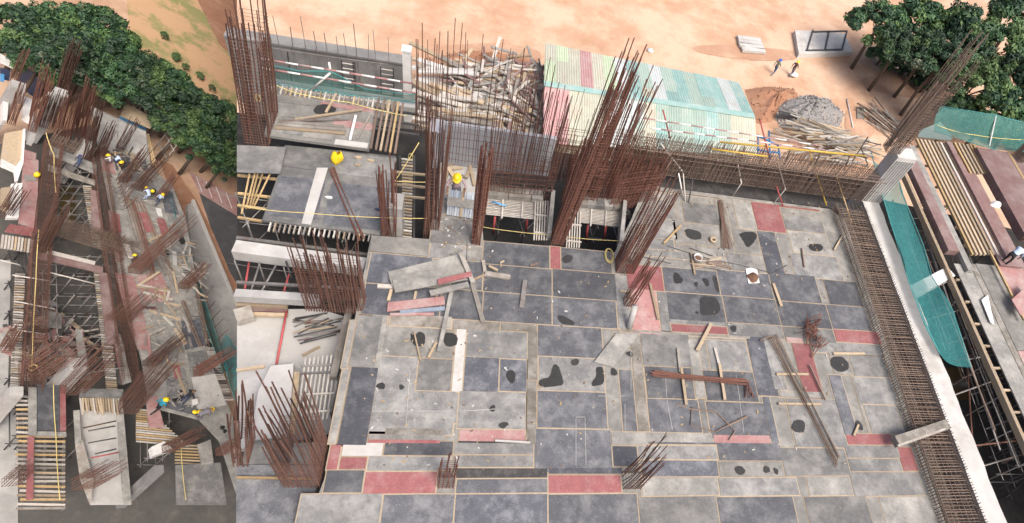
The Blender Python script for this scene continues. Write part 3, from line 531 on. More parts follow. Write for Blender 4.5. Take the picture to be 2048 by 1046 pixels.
# shear wall reinforcement meshes ------------------------------------------------------------------------------------------
def wall_mesh(label, a, b, z, nv, nh, hgt, hh, m='rust', splay=.03, layers=2, r=.013, jit=.4):
    p, q = P(*a, z), P(*b, z); t = thing('rebar_mesh', label, 'rebar', p); n = np.cross(q - p, (0, 0, 1)); n /= np.linalg.norm(n)
    for l in range(layers):
        for i in range(nv):
            w = p + (q - p) * (i + rnd(-.2, .2)) / (nv - 1) + n * .28 * l; h = hgt * (1 - jit * random.random()); bar(t, w, w + [rnd(-splay, splay) * h, rnd(-splay, splay) * h, h], r, m)
        for k in range(nh):
            zz = hh * (k + .5) / nh; bar(t, p + n * .28 * l + [0, 0, zz], q + n * .28 * l + [0, 0, zz + rnd(-.03, .03)], r * .75, m, 'crossbar')
    return t
wall_mesh('open rebar wall mesh in front of the blue grey wall panel', (972, 392), (1098, 402), -.6, 18, 16, 6.6, 2.6, 'rust', .03, 2, .015)
wall_mesh('red brown rebar mesh between the tall columns above the pits', (1122, 396), (1186, 402), -.6, 14, 20, 4.2, 2.8, 'rust_red', .03, 3, .017)
wall_mesh('rebar mesh right of the tall columns beside the beam cage', (1205, 404), (1296, 392), -.4, 20, 20, 3.2, 2.0, 'rust_red', .05, 3, .016)
wall_mesh('dense red brown rebar wall behind the tall columns', (1096, 352), (1310, 378), -.3, 40, 12, 2.8, 2.2, 'rust_red', .05, 2, .016, .5)
wall_mesh('row of thin long rebar above the blue grey wall panel', (884, 322), (1092, 350), .6, 34, 6, 6.4, 2.2, 'rust', .03, 1, .013, .6)
wall_mesh('thin rebar row standing in front of the pink shed roof end', (1094, 326), (1188, 338), .2, 14, 12, 4.2, 2.2, 'rust', .05, 1, .012, .5)
wall_mesh('loose starter bars left of the timber scrap heap', (832, 260), (888, 268), -.6, 10, 3, 5.5, 1.5, 'rust', .03, 2, .016, .4)
wall_mesh('starter bars rising behind the far beam cage by the shed', (1236, 330), (1400, 348), .3, 26, 2, 2.6, .6, 'rust_tan', .1, 1, .011, .7)
# blue grey wall panel, slab where the worker stands -----------------------------------------------------------------------
p, q = P(884, 330, 0), P(1096, 356, 0); hw = height_to(p, 252)
b = MB(); b.beam(p + [0, .2, hw / 2], q + [0, .2, hw / 2], .2, hw); wallp = tag(b.build('wall_panel', 'concrete_blue'), 'smooth blue grey concrete wall panel behind the worker', 'wall')
b = MB(); b.prism([P(x, y, -.02) for x, y in [(880, 326), (968, 338), (962, 402), (872, 396)]], -.25, -.02); tag(b.build('concrete_landing', 'concrete'), 'small concrete landing where the worker with the metal shutter stands', 'slab')
pile('timber_offcuts', 'few timber offcuts on the landing behind the yellow helmeted worker', 'timber', 915, 345, 0, .9, .5, .2, 12, ['wood_grey', 'wood'], (.4, 1.2))
pole([(934, 356, 0), (934, 356, 1.3)], .03, 'steel_dark', 'dark prop standing in front of the blue grey wall panel', 'prop', 'steel_prop')
# the two pits with slatted racks -------------------------------------------------------------------------------------------
def pit(lab, xl, xr_, yt, yb_, flip):
    zz = -.25; t = thing('slatted_rack', f'pale slatted timber rack over the {lab} pit', 'rack', P(xl, yt, zz))
    for i in range(11):
        y = yt + (yb_ - yt) * i / 10; a_, c_ = P(xl, y, zz), P(xr_, y + (xr_ - xl) * .1, zz); b = MB(); b.beam(a_, c_, .034, .04); b.build('slat', 'slat_white', t)
    for k in (.3, .65): b = MB(); x = xl + (xr_ - xl) * k; b.beam(P(x, yt + (xr_ - xl) * .1 * k, zz + .06), P(x - 2, yb_ + 8, zz + .06), .06, .05); b.build('bearer', 'slat_white', t)
    x0 = xr_ - 14 if not flip else xl - 22
    for i in range(6): b = MB(); x = x0 + i * 5; b.beam(P(x, yt + 6, zz + .12), P(x - 3, yb_ + 52, zz + .12), .05, .05); b.build('slat', 'slat_white', t)
    for k in (.35, .8): b = MB(); y = yt + 6 + (yb_ - yt + 46) * k; b.beam(P(x0 - 2, y, zz + .17), P(x0 + 27, y + 3, zz + .17), .05, .05); b.build('bearer', 'slat_white', t)
    g = thing('pit_beam_form', f'grey beam shutter at the back of the {lab} pit', 'formwork', P(xl, yt - 14, 0))
    for i in range(5):
        xa, xb = xl + (xr_ - xl) * i / 5, xl + (xr_ - xl) * (i + .985) / 5; b = MB(); b.beam(P(xa, yt - 14 + (xa - xl) * .1, -.05), P(xb, yt - 14 + (xb - xl) * .1, -.05 + rnd(-.02, .02)), .5, .22); b.build('panel', random.choice(['ply_grey', 'ply_light', 'ply_brown']), g)
    b = MB(); xe = xr_ + 20 if not flip else xr_ + 6; b.beam(P(xe, yt - 8, .05), P(xe - 8, yb_ + 45, .05), .16, .5); b.build('end_board', 'ply_light', g)
    scaffold('shoring_tower', f'steel props and rails down inside the {lab} pit', [(xl + 12, yb_ + 20), (xl + 60, yb_ + 26), (xr_ - 14, yb_ + 30), (xl + 20, yb_ + 52), (xl + 70, yb_ + 58)], 2.9, LF, 'steel', 3)
    for k, x in enumerate((xl + 18, xr_ - 30)): pole([(x, yb_ + 6, -.4), (x - 4, yb_ + 40, -1.6)], .05, 'red_paint', f'red curved hose hanging into the {lab} pit, {"left" if k == 0 else "right"} one', 'hose', 'hose')
pit('left', 972, 1085, 396, 428, False); pit('right', 1158, 1242, 416, 444, True)
rope([(954, 452, .2), (1100, 470, .1), (1245, 482, .2)], 'yellow rope strung low in front of both slatted racks', .014, .06)
pole([(984, 403, .0), (1012, 412, .0)], .035, 'tarp_blue', 'short light blue pipe lying on the left slatted rack', 'pipe', 'pipe')
# the worker holding a ribbed metal shutter -----------------------------------------------------------------------------------
person('worker in yellow helmet and pale pink shirt holding a ribbed metal shutter', P(911, 404, 0), math.pi, pose('hold'), 'cloth_pink', 'cloth_grey', 'helmet_yellow')
t = thing('metal_shutter', 'ribbed blue grey metal shutter with timber straps held by the worker', 'shutter', P(926, 440, 0))
A, B_, C_, D_ = P(898, 380, .75), P(960, 388, .75), P(953, 439, .05), P(893, 430, .05)
for i in range(12):
    f0, f1 = i / 12, (i + .86) / 12; b = MB(); up_ = np.array([0, -.03, .05]) * (i % 2); q_ = [D_ * (1 - f0) + C_ * f0, D_ * (1 - f1) + C_ * f1, B_ * f1 + A * (1 - f1), B_ * f0 + A * (1 - f0)]
    b.hexa([v_ + up_ for v_ in q_] + [v_ + up_ + [0, -.02, .04] for v_ in q_]); b.build('rib', 'corrugated_blue', t)
for f in (.52,): b = MB(); b.beam((A * f + D_ * (1 - f)) + [-.02, -.05, .12], (B_ * f + C_ * (1 - f)) + [0, -.05, .12], .34, .04, 0, (0, -.6, .8)); b.build('strap', 'ply_light', t)
for k, (u, f0, f1) in enumerate(((.47, -.02, 1.12), (-.04, .75, 1.1))): b = MB(); b.beam((D_ * (1 - u) + C_ * u) * (1 - f0) + (A * (1 - u) + B_ * u) * f0 + [0, -.04, .1], (D_ * (1 - u) + C_ * u) * (1 - f1) + (A * (1 - u) + B_ * u) * f1 + [0, -.04, .1], .1, .05); b.build('batten', 'wood', t)
# upper left platform ----------------------------------------------------------------------------------------------------------
t = thing('formwork_platform', 'pale dusty formwork platform at the upper left with a damp mark', 'platform', P(640, 250, 0))
b = MB(); b.prism([P(x, y, 0) for x, y in [(548, 184), (800, 222), (756, 236), (738, 299), (528, 270)]], -.12, 0); b.build('base_sheet', 'ply_light', t)
for q in [(550, 188, 640, 215, LT), (643, 203, 748, 226, PK), (545, 222, 665, 246, LT), (668, 238, 748, 262, PK), (537, 250, 605, 272, GR), (608, 262, 668, 282, 'ply_light'), (671, 279, 735, 297, 'concrete_pale')]: board(t, *q[:4], q[4], 0, edge=False)
patch_px(t, [(625, 224), (632, 211), (650, 207), (674, 216), (670, 224), (656, 228), (648, 232)])
jr = thing('joist_row', 'row of pale joist ends along the far edge of the upper left platform', 'joists', P(680, 200, 0))
for i in range(27):
    x = 545 + i * 9.6; y = 176 + (x - 545) * .145; p = P(x, y, .05); b = MB(); b.beam(p + [0, .28, 0], p - [0, .3, 0], .06, .1); b.build('joist', random.choice(['wood', 'wood_grey', 'slat_white']), jr)
b = MB(); b.beam(P(540, 172, -.25), P(835, 216, -.25), .5, .4); tag(b.build('edge_beam', 'concrete_pale'), 'pale beam under the joist ends behind the upper left platform', 'beam')
t = thing('plank_rack', 'loose rack of long battens right of the upper left platform', 'battens', P(770, 260, 0))
for i, (a_, c_) in enumerate([(758, 742), (770, 752), (780, 761), (790, 771), (797, 780), (806, 790)]): plank(a_, 198 + i * 2, c_, 298 + i * 2, .08, .07, random.choice(['wood', 'rust_tan', 'wood_yellow']), None, parent=t, name='batten', z=.1)
for y in (217, 238, 258): plank(748, y, 838, y + 14, .08, .08, 'steel_dark', None, parent=t, name='ledger', z=-.05)
for i, (x0, y0, x1, y1, m, l) in enumerate([(550, 256, 690, 268, 'wood', 'long tan plank on the upper left platform, nearest of the stack'), (553, 250, 692, 261, 'wood_grey', 'grey plank behind the tan plank on the upper left platform'), (558, 244, 688, 255, 'wood_grey', 'weathered plank second from the back on the upper left platform'), (560, 244, 697, 239, 'steel', 'grey metal strip lying askew over the planks on the upper left platform'), (590, 240, 725, 220, 'wood', 'thin batten slanting across the upper left platform')]):
    plank(x0, y0, x1, y1, .14 if i < 3 else .09, .06, m, l, z=.04 + .01 * i)
plank(712, 232, 700, 281, .09, .06, 'white_paint', 'white batten lying across the right end of the upper left platform', z=.08)
plank(740, 232, 715, 278, .05, .05, 'wood_grey', 'thin grey batten by the white batten on the upper left platform', z=.06)
plank(675, 185, 652, 226, .09, .06, 'wood', 'short tan batten leaning over the damp mark on the upper platform', z=.06, z2=.05)
# dark plywood bay ---------------------------------------------------------------------------------------------------------------
t = thing('formwork_bay', 'dark grey plywood bay with a pale plank strip at upper left', 'deck', P(650, 380, -.5)); zb = -.5
b = MB(); b.prism([P(x, y, zb) for x, y in [(570, 290), (792, 312), (770, 471), (524, 440), (556, 350)]], zb - .12, zb); b.build('base_sheet', 'ply_grey', t)
for q in [(575, 294, 665, 345, GR), (668, 302, 786, 360, 'ply_grey'), (560, 352, 632, 440, 'ply_dark'), (665, 365, 776, 462, 'ply_dark')]: board(t, *q[:4], q[4], zb, edge=False)
polyboard(t, [(634, 336), (656, 336), (622, 450), (603, 447)], 'concrete_pale', zb + .03, .02, 'pale_strip')
b = thing('joist_row', 'row of joist ends under the near edge of the dark plywood bay', 'joists', P(650, 455, zb))
for i in range(24): x = 542 + i * 9.9; p = P(x, 446 + (x - 542) * .105, zb - .1); m_ = MB(); m_.beam(p + [0, .1, 0], p + [-.02, -.32, -.08], .05, .09); m_.build('joist', random.choice(['wood', 'slat_white', 'wood_grey']), b)
polyboard(None, [(SEAM, 291), (572, 295), (561, 348), (SEAM, 345)], 'ply_grey', -.3, .03, 'loose_sheet', label='grey dusty sheet by the left edge beside the dark bay', cat='sheet')
t = thing('yellow_poles', 'fan of yellowish poles below the grey sheet at the left', 'poles', P(505, 380, -.6))
for a_, c_, d_ in [(500, 483, 428), (511, 492, 418), (517, 498, 418), (527, 503, 415), (543, 508, 413)]: pole([(a_, 342, -.4), (c_, d_, -1.0)], .035, 'wood_yellow', None, parent=t)
for y in (352, 388, 412, 436): plank(SEAM + 2, y, 555 - (y - 350) * .35, y + 8, .08, .08, 'wood_yellow', f'yellowish cross batten in the gap at the left edge, {["topmost", "second from top", "third from top", "lowest"][(352, 388, 412, 436).index(y)]}', z=-.9)
b = MB(); bp = P(672, 326, zb + .03)
def bag(u, v):
    an = 2 * math.pi * u; r = (.27 * math.sin(math.pi * min(.999, v * .8 + .12)) ** .5) * (1 + .16 * math.sin(3 * an + 4 * v) + .1 * math.sin(7 * an)); return (bp[0] + r * math.cos(an) * .8 + .12 * v, bp[1] + r * math.sin(an) * .5, bp[2] + .62 * v * (1 + .12 * math.sin(2 * an + 1)) + .03 * math.sin(5 * an))
b.grid(bag, 18, 10); tag(b.build('plastic_bag', 'plastic_yellow', None, True), 'bright yellow plastic bag on the dark plywood bay', 'bag')
t = thing('rebar_bundle', 'thin tied rebar bundle lying diagonally across the dark plywood bay', 'rebar', P(700, 400, zb))
for k in range(6): bar(t, P(658 + k * 2, 338 - k, zb + .06), P(718 + k * 2.6, 482 - k, zb + .06), .014, 'rust_red')
for i, (x, y, l) in enumerate([(658, 396, 'crumpled white scrap beside the diagonal rebar bundle'), (717, 316, 'small tan wood block on the dark bay, nearest the far edge'), (742, 322, 'pale wood block on the dark bay right of the yellow bag'), (716, 331, 'short upright wood chip on the dark bay below the other blocks'), (758, 420, 'dark blue glove lying at the right edge of the dark bay')]):
    p = P(x, y, zb + .03); b = MB(); b.prism([p + [.13 * math.cos(k) * (1 + .3 * math.sin(3 * k)), .06 * math.sin(k), 0] for k in (0, .9, 1.9, 2.9, 3.9, 5.1)], zb + .03, zb + .09); tag(b.build('glove' if i == 4 else 'wood_scrap', 'cloth_navy' if i == 4 else ('white_paint' if i == 0 else 'wood'), None), l, 'glove' if i == 4 else 'scrap')
rope([(SEAM + 2, 410, .4), (600, 425, .5), (855, 437, .6)], 'yellow rope stretched across the dark plywood bay', .014, .08)
rope([(838, 285, 1.6), (790, 362, .3), (858, 364, .2)], 'pale yellow rope from the slender column down to the joist slot', .016, .03)
rope([(532, 160, 1.5), (590, 185, .9), (700, 205, .4), (815, 232, .2)], 'yellow rope slanting over the joist ends at the top left', .016, .05)
for x, y, z, l in [(520, 186, 1.2, 'yellow rope knot tied on the dark rebar column'), (823, 303, .7, 'yellow rope knot tied on the slender column'), (1218, 512, .05, 'coil of yellow rope lying by the dense reddish rebar column')]:
    b = MB(); c = P(x, y, z); fl = z < .1
    for k in range(3 if fl else 2):
        r0 = (.3 - .03 * k) if fl else .16; b.tube([c + ([r0 * math.cos(t_) * .6, r0 * 1.2 * math.sin(t_), .03 + .02 * k] if fl else np.array([r0 * math.cos(t_) * .5, -.25 - .05 * k, r0 * math.sin(t_)])) for t_ in np.linspace(0, 6.4, 18)], .012, 0, 5)
    tag(b.build('rope_coil', 'rope', None, True), l, 'rope')
# joist slot between the slender columns ---------------------------------------------------------------------------------------
t = thing('joist_slot', 'narrow slot stacked with cross battens between two rebar columns', 'joists', P(812, 400, -.7))
for i in range(26):
    y = 318 + i * 6.2; b = MB(); b.beam(P(803 + i * .1, y, -.8), P(826 - i * .1, y + 2.5, -.8), .07, .06); b.build('batten', random.choice(['wood', 'wood_grey', 'slat_white', 'wood']), t)
for x in (800, 829): b = MB(); b.beam(P(x, 312, -.95), P(x + (1 if x < 810 else -1), 482, -.95), .06, .1); b.build('bearer', 'steel_dark', t)
for y in (345, 370, 392): plank(786, y, 850, y + 6, .08, .08, 'wood', f'tan spreader batten across the joist slot, {["farthest", "middle", "nearest"][(345, 370, 392).index(y)]} of three', z=-.35)
for x, y, l in [(793, 466, 'pale concrete stub at the near end of the joist slot'), (871, 330, 'blue grey column face behind the slender rebar column')]:
    p = P(x, y, -.5); hh = 1.5 if x < 800 else 1.9; b = MB(); b.box(p[0] - .22, p[0] + .22, p[1] - .1, p[1] + .6, -.6, hh - .5); b.box(p[0] - .24, p[0] + .24, p[1] - .12, p[1] + .62, hh - .5, hh - .44); tag(b.build('concrete_stub', 'concrete' if x < 800 else 'concrete_blue'), l, 'column')
polyboard(None, [(743, 472), (860, 479), (857, 513), (740, 503)], 'ply_light', .06, .03, 'loose_sheet', label='pale grey loose sheet at the left corner of the main deck', cat='sheet')
# left pits: lower beams, props, pale lower slab ---------------------------------------------------------------------------------
for k, (a_, b_, c_, d_, z, w, h, m, l) in enumerate([(SEAM, 508, 732, 542, -1.3, .5, .5, 'concrete_pale', 'pale concrete beam crossing the left pit behind the rebar wall'), (SEAM, 596, 640, 606, -1.2, .3, .35, 'concrete', 'grey concrete beam along the near side of the left pit'), (SEAM, 478, 735, 512, -1.4, .12, .12, 'steel', 'steel pipe rail across the far side of the left pit'), (SEAM, 566, 735, 580, -1.0, .09, .09, 'steel', 'thin pipe rail across the near side of the left pit')]):
    plank(a_, b_, c_, d_, w, h, m, l, 'beam' if k < 2 else 'rail', z=z, name='concrete_beam' if k < 2 else 'pipe_rail')
LP = scaffold('shoring_tower', 'steel props standing in the dark left pit', [(500, 600), (545, 606), (590, 612), (520, 520), (570, 525), (620, 532), (700, 545), (500, 470), (560, 478), (620, 485), (680, 492), (725, 500)], 2.6, LF, 'steel', 2)
for x0, y0, x1, y1, m in [(498, 525, 488, 588, 'red_paint'), (552, 530, 519, 590, 'steel'), (572, 522, 583, 556, 'steel_dark'), (578, 548, 565, 592, 'red_paint'), (520, 525, 500, 588, 'steel')]: pole([(x0, y0, -.8), (x1, y1, -1.1)], .035, m, None, parent=LP, name='prop')
LS = -1.9
sheet_o = thing('lower_slab', 'pale lower concrete slab at the left below the deck edge', 'slab', P(600, 680, LS))
b = MB(); b.prism([P(x, y, LS) for x, y in [(SEAM, 618), (640, 618), (712, 640), (700, 720), (668, 860), (SEAM, 900)]], LS - .25, LS); b.build('slab', 'floor_pale', sheet_o)
for y, m, zz in ((612, 'wood', .2), (622, 'ply_maroon', .05), (630, 'wood', .1)): plank(SEAM, y, 576, y + 3, .12, .14, m, f'{"red brown" if "mar" in m else "tan"} edge board above the pale lower slab, {["upper", "middle", "lower"][(612, 622, 630).index(y)]} of three', z=LS + zz)
plank(SEAM, 640, 508, 630, .5, .3, 'wood_grey', 'brown timber box at the left edge above the pale lower slab', 'box', z=LS + .1, name='timber_box')
pole([(573, 622, LS + .3), (566, 660, LS + .2), (553, 728, LS + .1)], .04, 'red_paint', 'thin dark red pipe lying down the pale lower slab', 'pipe', 'pipe')
t = thing('pipe_pile', 'fan of dark grey pipes heaped on the pale lower slab', 'pipes', P(640, 660, LS))
for i in range(16):
    x0, y0 = 585 + rnd(0, 25), 636 + i * 3.4 + rnd(-3, 3); pole([(x0, y0, LS + .05 + .02 * i), (x0 + rnd(55, 95), y0 + rnd(-20, 4) + (8 if i < 5 else -12), LS + .08 + .02 * i)], .028, random.choice(['steel_dark', 'steel_dark', 'steel', 'wood']), None, parent=t, name='pipe')
for x0, y0, x1, y1, l in [(605, 712, 640, 694, 'short tan batten alone on the pale lower slab')]: plank(x0, y0, x1, y1, .08, .05, 'wood', l, z=LS + .03)
plank(700, 625, 668, 760, .22, .25, 'wood_grey', 'rough timber edge along the left side of the main deck', 'edging', z=-.9, name='timber_edge')
plank(716, 640, 665, 838, .06, .5, 'ply_black', 'black shutter edge below the left side of the main deck', 'formwork', z=-.6, name='edge_form')
t = thing('slat_rack', 'white slatted timber panel in the lower left corner bay', 'rack', P(640, 780, -.9))
for i in range(11): x = 606 + i * 8.6; plank(x + 6, 718 - i * 1.2, x - 12, 842 - i * .5, .05, .05, 'slat_white', None, parent=t, name='slat', z=-1.0)
for y in (733, 748, 790, 825): plank(600, y, 690, y - 4, .06, .05, 'steel' if y < 750 else 'slat_white', None, parent=t, name='bearer', z=-.94)
polyboard(None, [(545, 740), (590, 735), (580, 880), (505, 888), (520, 790)], 'concrete_pale', -1.4, .3, 'concrete_pier', label='white concrete pier behind the leaning rebar at lower left', cat='pier')
polyboard(None, [(556, 742), (600, 745), (590, 870), (560, 870)], 'wood', -1.35, .04, 'timber_sheet', label='tan timber sheet behind the leaning rebar at lower left', cat='sheet')
polyboard(None, [(492, 890), (652, 886), (640, 928), (486, 930)], 'ply_grey', -.45, .1, 'loose_sheet', label='blue grey board under the leaning rebar at lower left', cat='sheet')
polyboard(None, [(SEAM, 932), (640, 931), (618, 1080), (SEAM, 1080)], 'ply_dark', -.5, .1, 'loose_sheet', label='long grey board along the bottom left edge', cat='sheet')
plank(SEAM, 956, 622, 958, .06, .08, 'wood_yellow', 'yellow batten along the front of the bottom left board', z=-.38)
plank(SEAM, 742, 530, 734, .1, .08, 'wood', 'weathered batten over the slab at the left edge above the rebar', z=-.6)
# debris heap on the left of the deck ----------------------------------------------------------------------------------------------
for i, (pts, z, m, l) in enumerate([([(776, 545), (925, 508), (930, 530), (780, 560)], .1, 'ply_light', 'grey shutter panel at the top of the debris heap'), ([(778, 556), (935, 528), (938, 546), (785, 574)], .18, 'ply_light', 'grey shutter panel in the middle of the debris heap'), ([(785, 560), (920, 552), (936, 560), (790, 586)], .26, 'ply_light', 'wide grey shutter panel leaning at the front of the debris heap'), ([(776, 606), (888, 594), (890, 610), (774, 624)], .1, 'ply_pink', 'pink plank below the debris heap, the wider one'), ([(875, 560), (942, 544), (944, 553), (876, 570)], .36, 'ply_red', 'red plank lying on top of the debris heap')]):
    polyboard(None, pts, m, z, .05, 'plywood_shutter' if i < 3 else 'plank', label=l, cat='panel' if i < 3 else 'plank')
for x0, y0, x1, y1, w, m, z, l in [(921, 508, 946, 566, .16, 'wood_grey', .3, 'timber strut along the right end of the debris heap'), (860, 588, 937, 570, .2, 'ply_light', .3, 'pale board under the red plank of the debris heap'), (904, 578, 878, 704, .13, 'ply_light', .12, 'long grey plank sticking out below the debris heap'), (755, 573, 788, 575, .14, 'slat_white', .05, 'short white batten left of the debris heap'), (783, 580, 777, 602, .1, 'wood', .05, 'short tan prop between debris heap and pink plank, left one'), (832, 584, 829, 600, .08, 'wood', .05, 'short tan prop between debris heap and pink plank, middle one'), (876, 578, 873, 595, .08, 'wood', .05, 'short tan prop between debris heap and pink plank, right one'), (800, 626, 890, 618, .14, 'corrugated_blue', .05, 'blue grey strip below the pink plank'), (780, 630, 868, 629, .08, 'ply_pink', .04, 'thin pink strip nearest below the debris heap'),
                                   (970, 548, 1020, 556, .2, 'wood_grey', .05, 'rough brown timber block right of the debris heap'), (966, 522, 970, 545, .12, 'wood_grey', .05, 'stubby timber piece by the rough timber block'), (978, 533, 995, 542, .07, 'wood', .2, 'small tan offcut on the rough timber block'), (944, 561, 970, 551, .07, 'wood', .04, 'short tan stick between debris heap and timber block'), (944, 566, 966, 645, .16, 'wood_grey', .05, 'crooked old timber with plaster below the timber block'), (1050, 562, 1043, 616, .16, 'steel', .04, 'galvanised steel angle lying on the dark middle panels'), (1000, 527, 1008, 523, .05, 'wood', .05, 'tiny offcut near the back edge, left of the pair'), (1060, 533, 1075, 528, .06, 'rust_tan', .05, 'small brown offcut near the red panel by the pits'), (828, 664, 841, 722, .05, 'wood', .05, 'thin tan batten over the round damp mark at left'), (873, 686, 857, 716, .08, 'wood', .05, 'brown batten by the second damp mark at left'), (990, 882, 1060, 886, .05, 'concrete_pale', .04, 'thin pale strip beside the black recess')]:
    plank(x0, y0, x1, y1, w, .07, m, l, 'timber' if 'steel' not in m else 'angle', z=z, name='timber' if m != 'steel' else 'steel_angle')
# loose things on the deck ------------------------------------------------------------------------------------------------------------
polyboard(None, [(1232, 668), (1280, 666), (1226, 734), (1188, 724)], 'ply_light', .06, .03, 'loose_sheet', label='pale loose sheet lying askew at the centre of the deck', cat='sheet')
for x0, y0, x1, y1, w, m, z, l in [(1422, 648, 1394, 702, .13, 'wood', .1, 'tan batten lying diagonally across the red strip'), (1355, 697, 1360, 745, .1, 'wood_grey', .05, 'batten under the left of the lying rebar bundle, far piece'), (1362, 737, 1372, 810, .1, 'wood', .09, 'batten under the left of the lying rebar bundle, near piece'), (1429, 697, 1440, 740, .1, 'slat_white', .05, 'whitish batten under the right of the lying rebar bundle'), (1438, 728, 1449, 800, .1, 'wood', .09, 'tan batten under the right of the lying rebar bundle'), (1300, 568, 1316, 640, .1, 'wood', .05, 'tan batten lying on the pink panels'), (1381, 506, 1389, 550, .07, 'wood', .06, 'tan batten beside the white bucket'), (1327, 488, 1361, 452, .08, 'wood_yellow', .06, 'yellowish batten slanting by the dense reddish column'), (1552, 749, 1616, 749, .08, 'wood', .06, 'tan batten across the red panel, far one'), (1556, 808, 1642, 809, .08, 'wood', .06, 'tan batten below the red panel, near one'), (1666, 708, 1728, 708, .09, 'wood', .05, 'tan plank lying behind the dark hole at right'), (1546, 568, 1562, 613, .12, 'wood', .05, 'pale plank lying along the panel joint right of the white board'), (1618, 730, 1650, 800, .05, 'rust_tan', .1, 'thin brown stick lying on the red panel'), (1707, 872, 1716, 850, .08, 'wood', .06, 'short brown stick at the small dark hole'), (1603, 497, 1608, 535, .05, 'rust_tan', .05, 'thin rusty rod lying in the right back panels'), (1685, 470, 1668, 500, .06, 'wood', .05, 'thin batten leaning towards the right cage'), (1240, 583, 1262, 585, .06, 'wood', .06, 'small tan batten at the foot of the loose rebar bundle')]:
    plank(x0, y0, x1, y1, w, .06, m, l, 'batten', z=z, name='batten')
t = thing('rebar_bundle', 'bundle of hooked rust brown bars lying on four battens', 'rebar', P(1400, 755, .1))
for k in range(9):
    a_, c_ = P(1300 + rnd(-3, 12), 741 + k * 1.4, .17 + .012 * (k % 3)), P(1492 + rnd(-2, 6), 757 + k * 1.6, .17 + .012 * (k % 3)); bar(t, a_, c_, .02, 'rust_red')
    if k % 2 == 0: bar(t, c_, P(1489 + k * 2.6, 795 + rnd(-3, 3), .1), .02, 'rust_red', 'hook')
t = thing('rebar_bundle', 'long thin rebar bundle lying diagonally down the right of the deck', 'rebar', P(1600, 800, .1))
for k in range(9): bar(t, P(1536 + k * 2.4, 676 - k, .1 + .01 * (k % 3)), P(1672 + k * 1.1, 936 - k * 3, .08 + .01 * (k % 3)), .016, 'rust_tan')
for k in range(3): bar(t, P(1520, 680 + k, .1), P(1546, 672 + k, .1), .014, 'rust_tan')
t = thing('bent_rebar', 'bent rebar links lying open on the lower right panels', 'rebar', P(1420, 830, .05))
for pts in ([(1354, 809), (1382, 818), (1433, 824), (1460, 851), (1470, 862), (1458, 880)], [(1384, 814), (1381, 850), (1430, 864), (1460, 848), (1494, 832)], [(1440, 858), (1494, 834)]):
    b = MB(); b.tube([P(x, y, .07) for x, y in pts], .022, 0, 5); b.build('bar', 'rust_tan', t)
t = thing('wire_bundle', 'upright sheaf of thin brown tie wire lying on the back panels', 'wire', P(1450, 450, .05))
for k in range(34):
    u = rnd(-1, 1); b = MB(); b.tube([P(1441 + u * 5, 404 + rnd(-6, 6), .08), P(1447 + u * 4, 446, .14), P(1455 + u * 13, 496 + rnd(-6, 4), .06)], .011, 0, 3); b.build('wire', random.choice(['rust_tan', 'rust']), t)
t = thing('wire_tangle', 'rusty tangled heap of tie wire standing on the grey panels', 'wire', P(1622, 672, .05)); c0 = P(1622, 675, .05)
for k in range(26):
    b = MB(); p = c0 + [rnd(-.3, .3), rnd(-.5, .5), 0]; b.tube([p + [0, 0, .03], p + [rnd(-.3, .3), rnd(-.2, .5), rnd(.2, .5)], p + [rnd(-.4, .4), rnd(-.1, .5), rnd(.1, .55)], p + [rnd(-.5, .5), rnd(-.5, .6), .05]], .018, 0, 4); b.build('wire', 'rust_red', t)
for pts, l in [([(1335, 492), (1385, 508), (1420, 518), (1480, 530), (1545, 546), (1575, 530)], 'long thin rod bent across the back right panels'), ([(1380, 496), (1425, 512)], 'short thin rod left of the brown wire sheaf'), ([(1278, 512), (1342, 527)], 'rusty rod lying behind the dense reddish column'), ([(890, 447), (935, 482), (934, 520)], 'pale bent conduit lying on the grey panels left of the rebar post')]:
    b = MB(); b.tube([P(x, y, .05) for x, y in pts], .018, 0, 5); tag(b.build('thin_rod', 'steel_dark' if 'pale' not in l else 'steel'), l, 'rod')
def lathe(name, c, prof, m, label, cat, n=20, mi=None, parent=None):
    b = MB(); vs = [np.asarray(c) + [r * math.cos(2 * math.pi * k / n), r * math.sin(2 * math.pi * k / n), z] for r, z in prof for k in range(n)]
    b.add(vs, [(i * n + k, i * n + (k + 1) % n, (i + 1) * n + (k + 1) % n, (i + 1) * n + k) for i in range(len(prof) - 1) for k in range(n)]); o = b.build(name, m, parent, True); return o if parent else tag(o, label, cat)
t = thing('bucket', 'round white bucket of brown earth on the back panels', 'bucket', P(1392, 522, .03)); c0 = WL[t.name]
lathe('shell', c0, [(.0, .01), (.13, .0), (.17, .28), (.19, .29), (.175, .3), (.15, .27), (.12, .05)], 'white_paint', 0, 0, parent=t); lathe('contents', c0, [(.155, .2), (.08, .24), (0, .25)], 'earth_pile', 0, 0, parent=t)
pile('stick_pile', 'small pile of sticks right of the white bucket', 'timber', 1420, 528, .03, .55, .25, .15, 16, ['rust_tan', 'wood', 'wood_grey'], (.5, 1.1), .06, .05, 0.05, piece='stick')
lathe('tape_ring', P(1425, 482, .03), [(.09, 0), (.15, 0), (.16, .1), (.15, .14), (.09, .14), (.085, .05), (.09, 0)], 'wood', 'tan cardboard ring standing on the back panels', 'ring')
t = thing('mixing_board', 'white board with brown earth heaped on its lower end', 'board', P(1505, 552, .03))
polyboard(t, [(1491, 538), (1503, 535), (1514, 540), (1519, 566), (1497, 567)], 'white_paint', .04, .02, 'sheet')
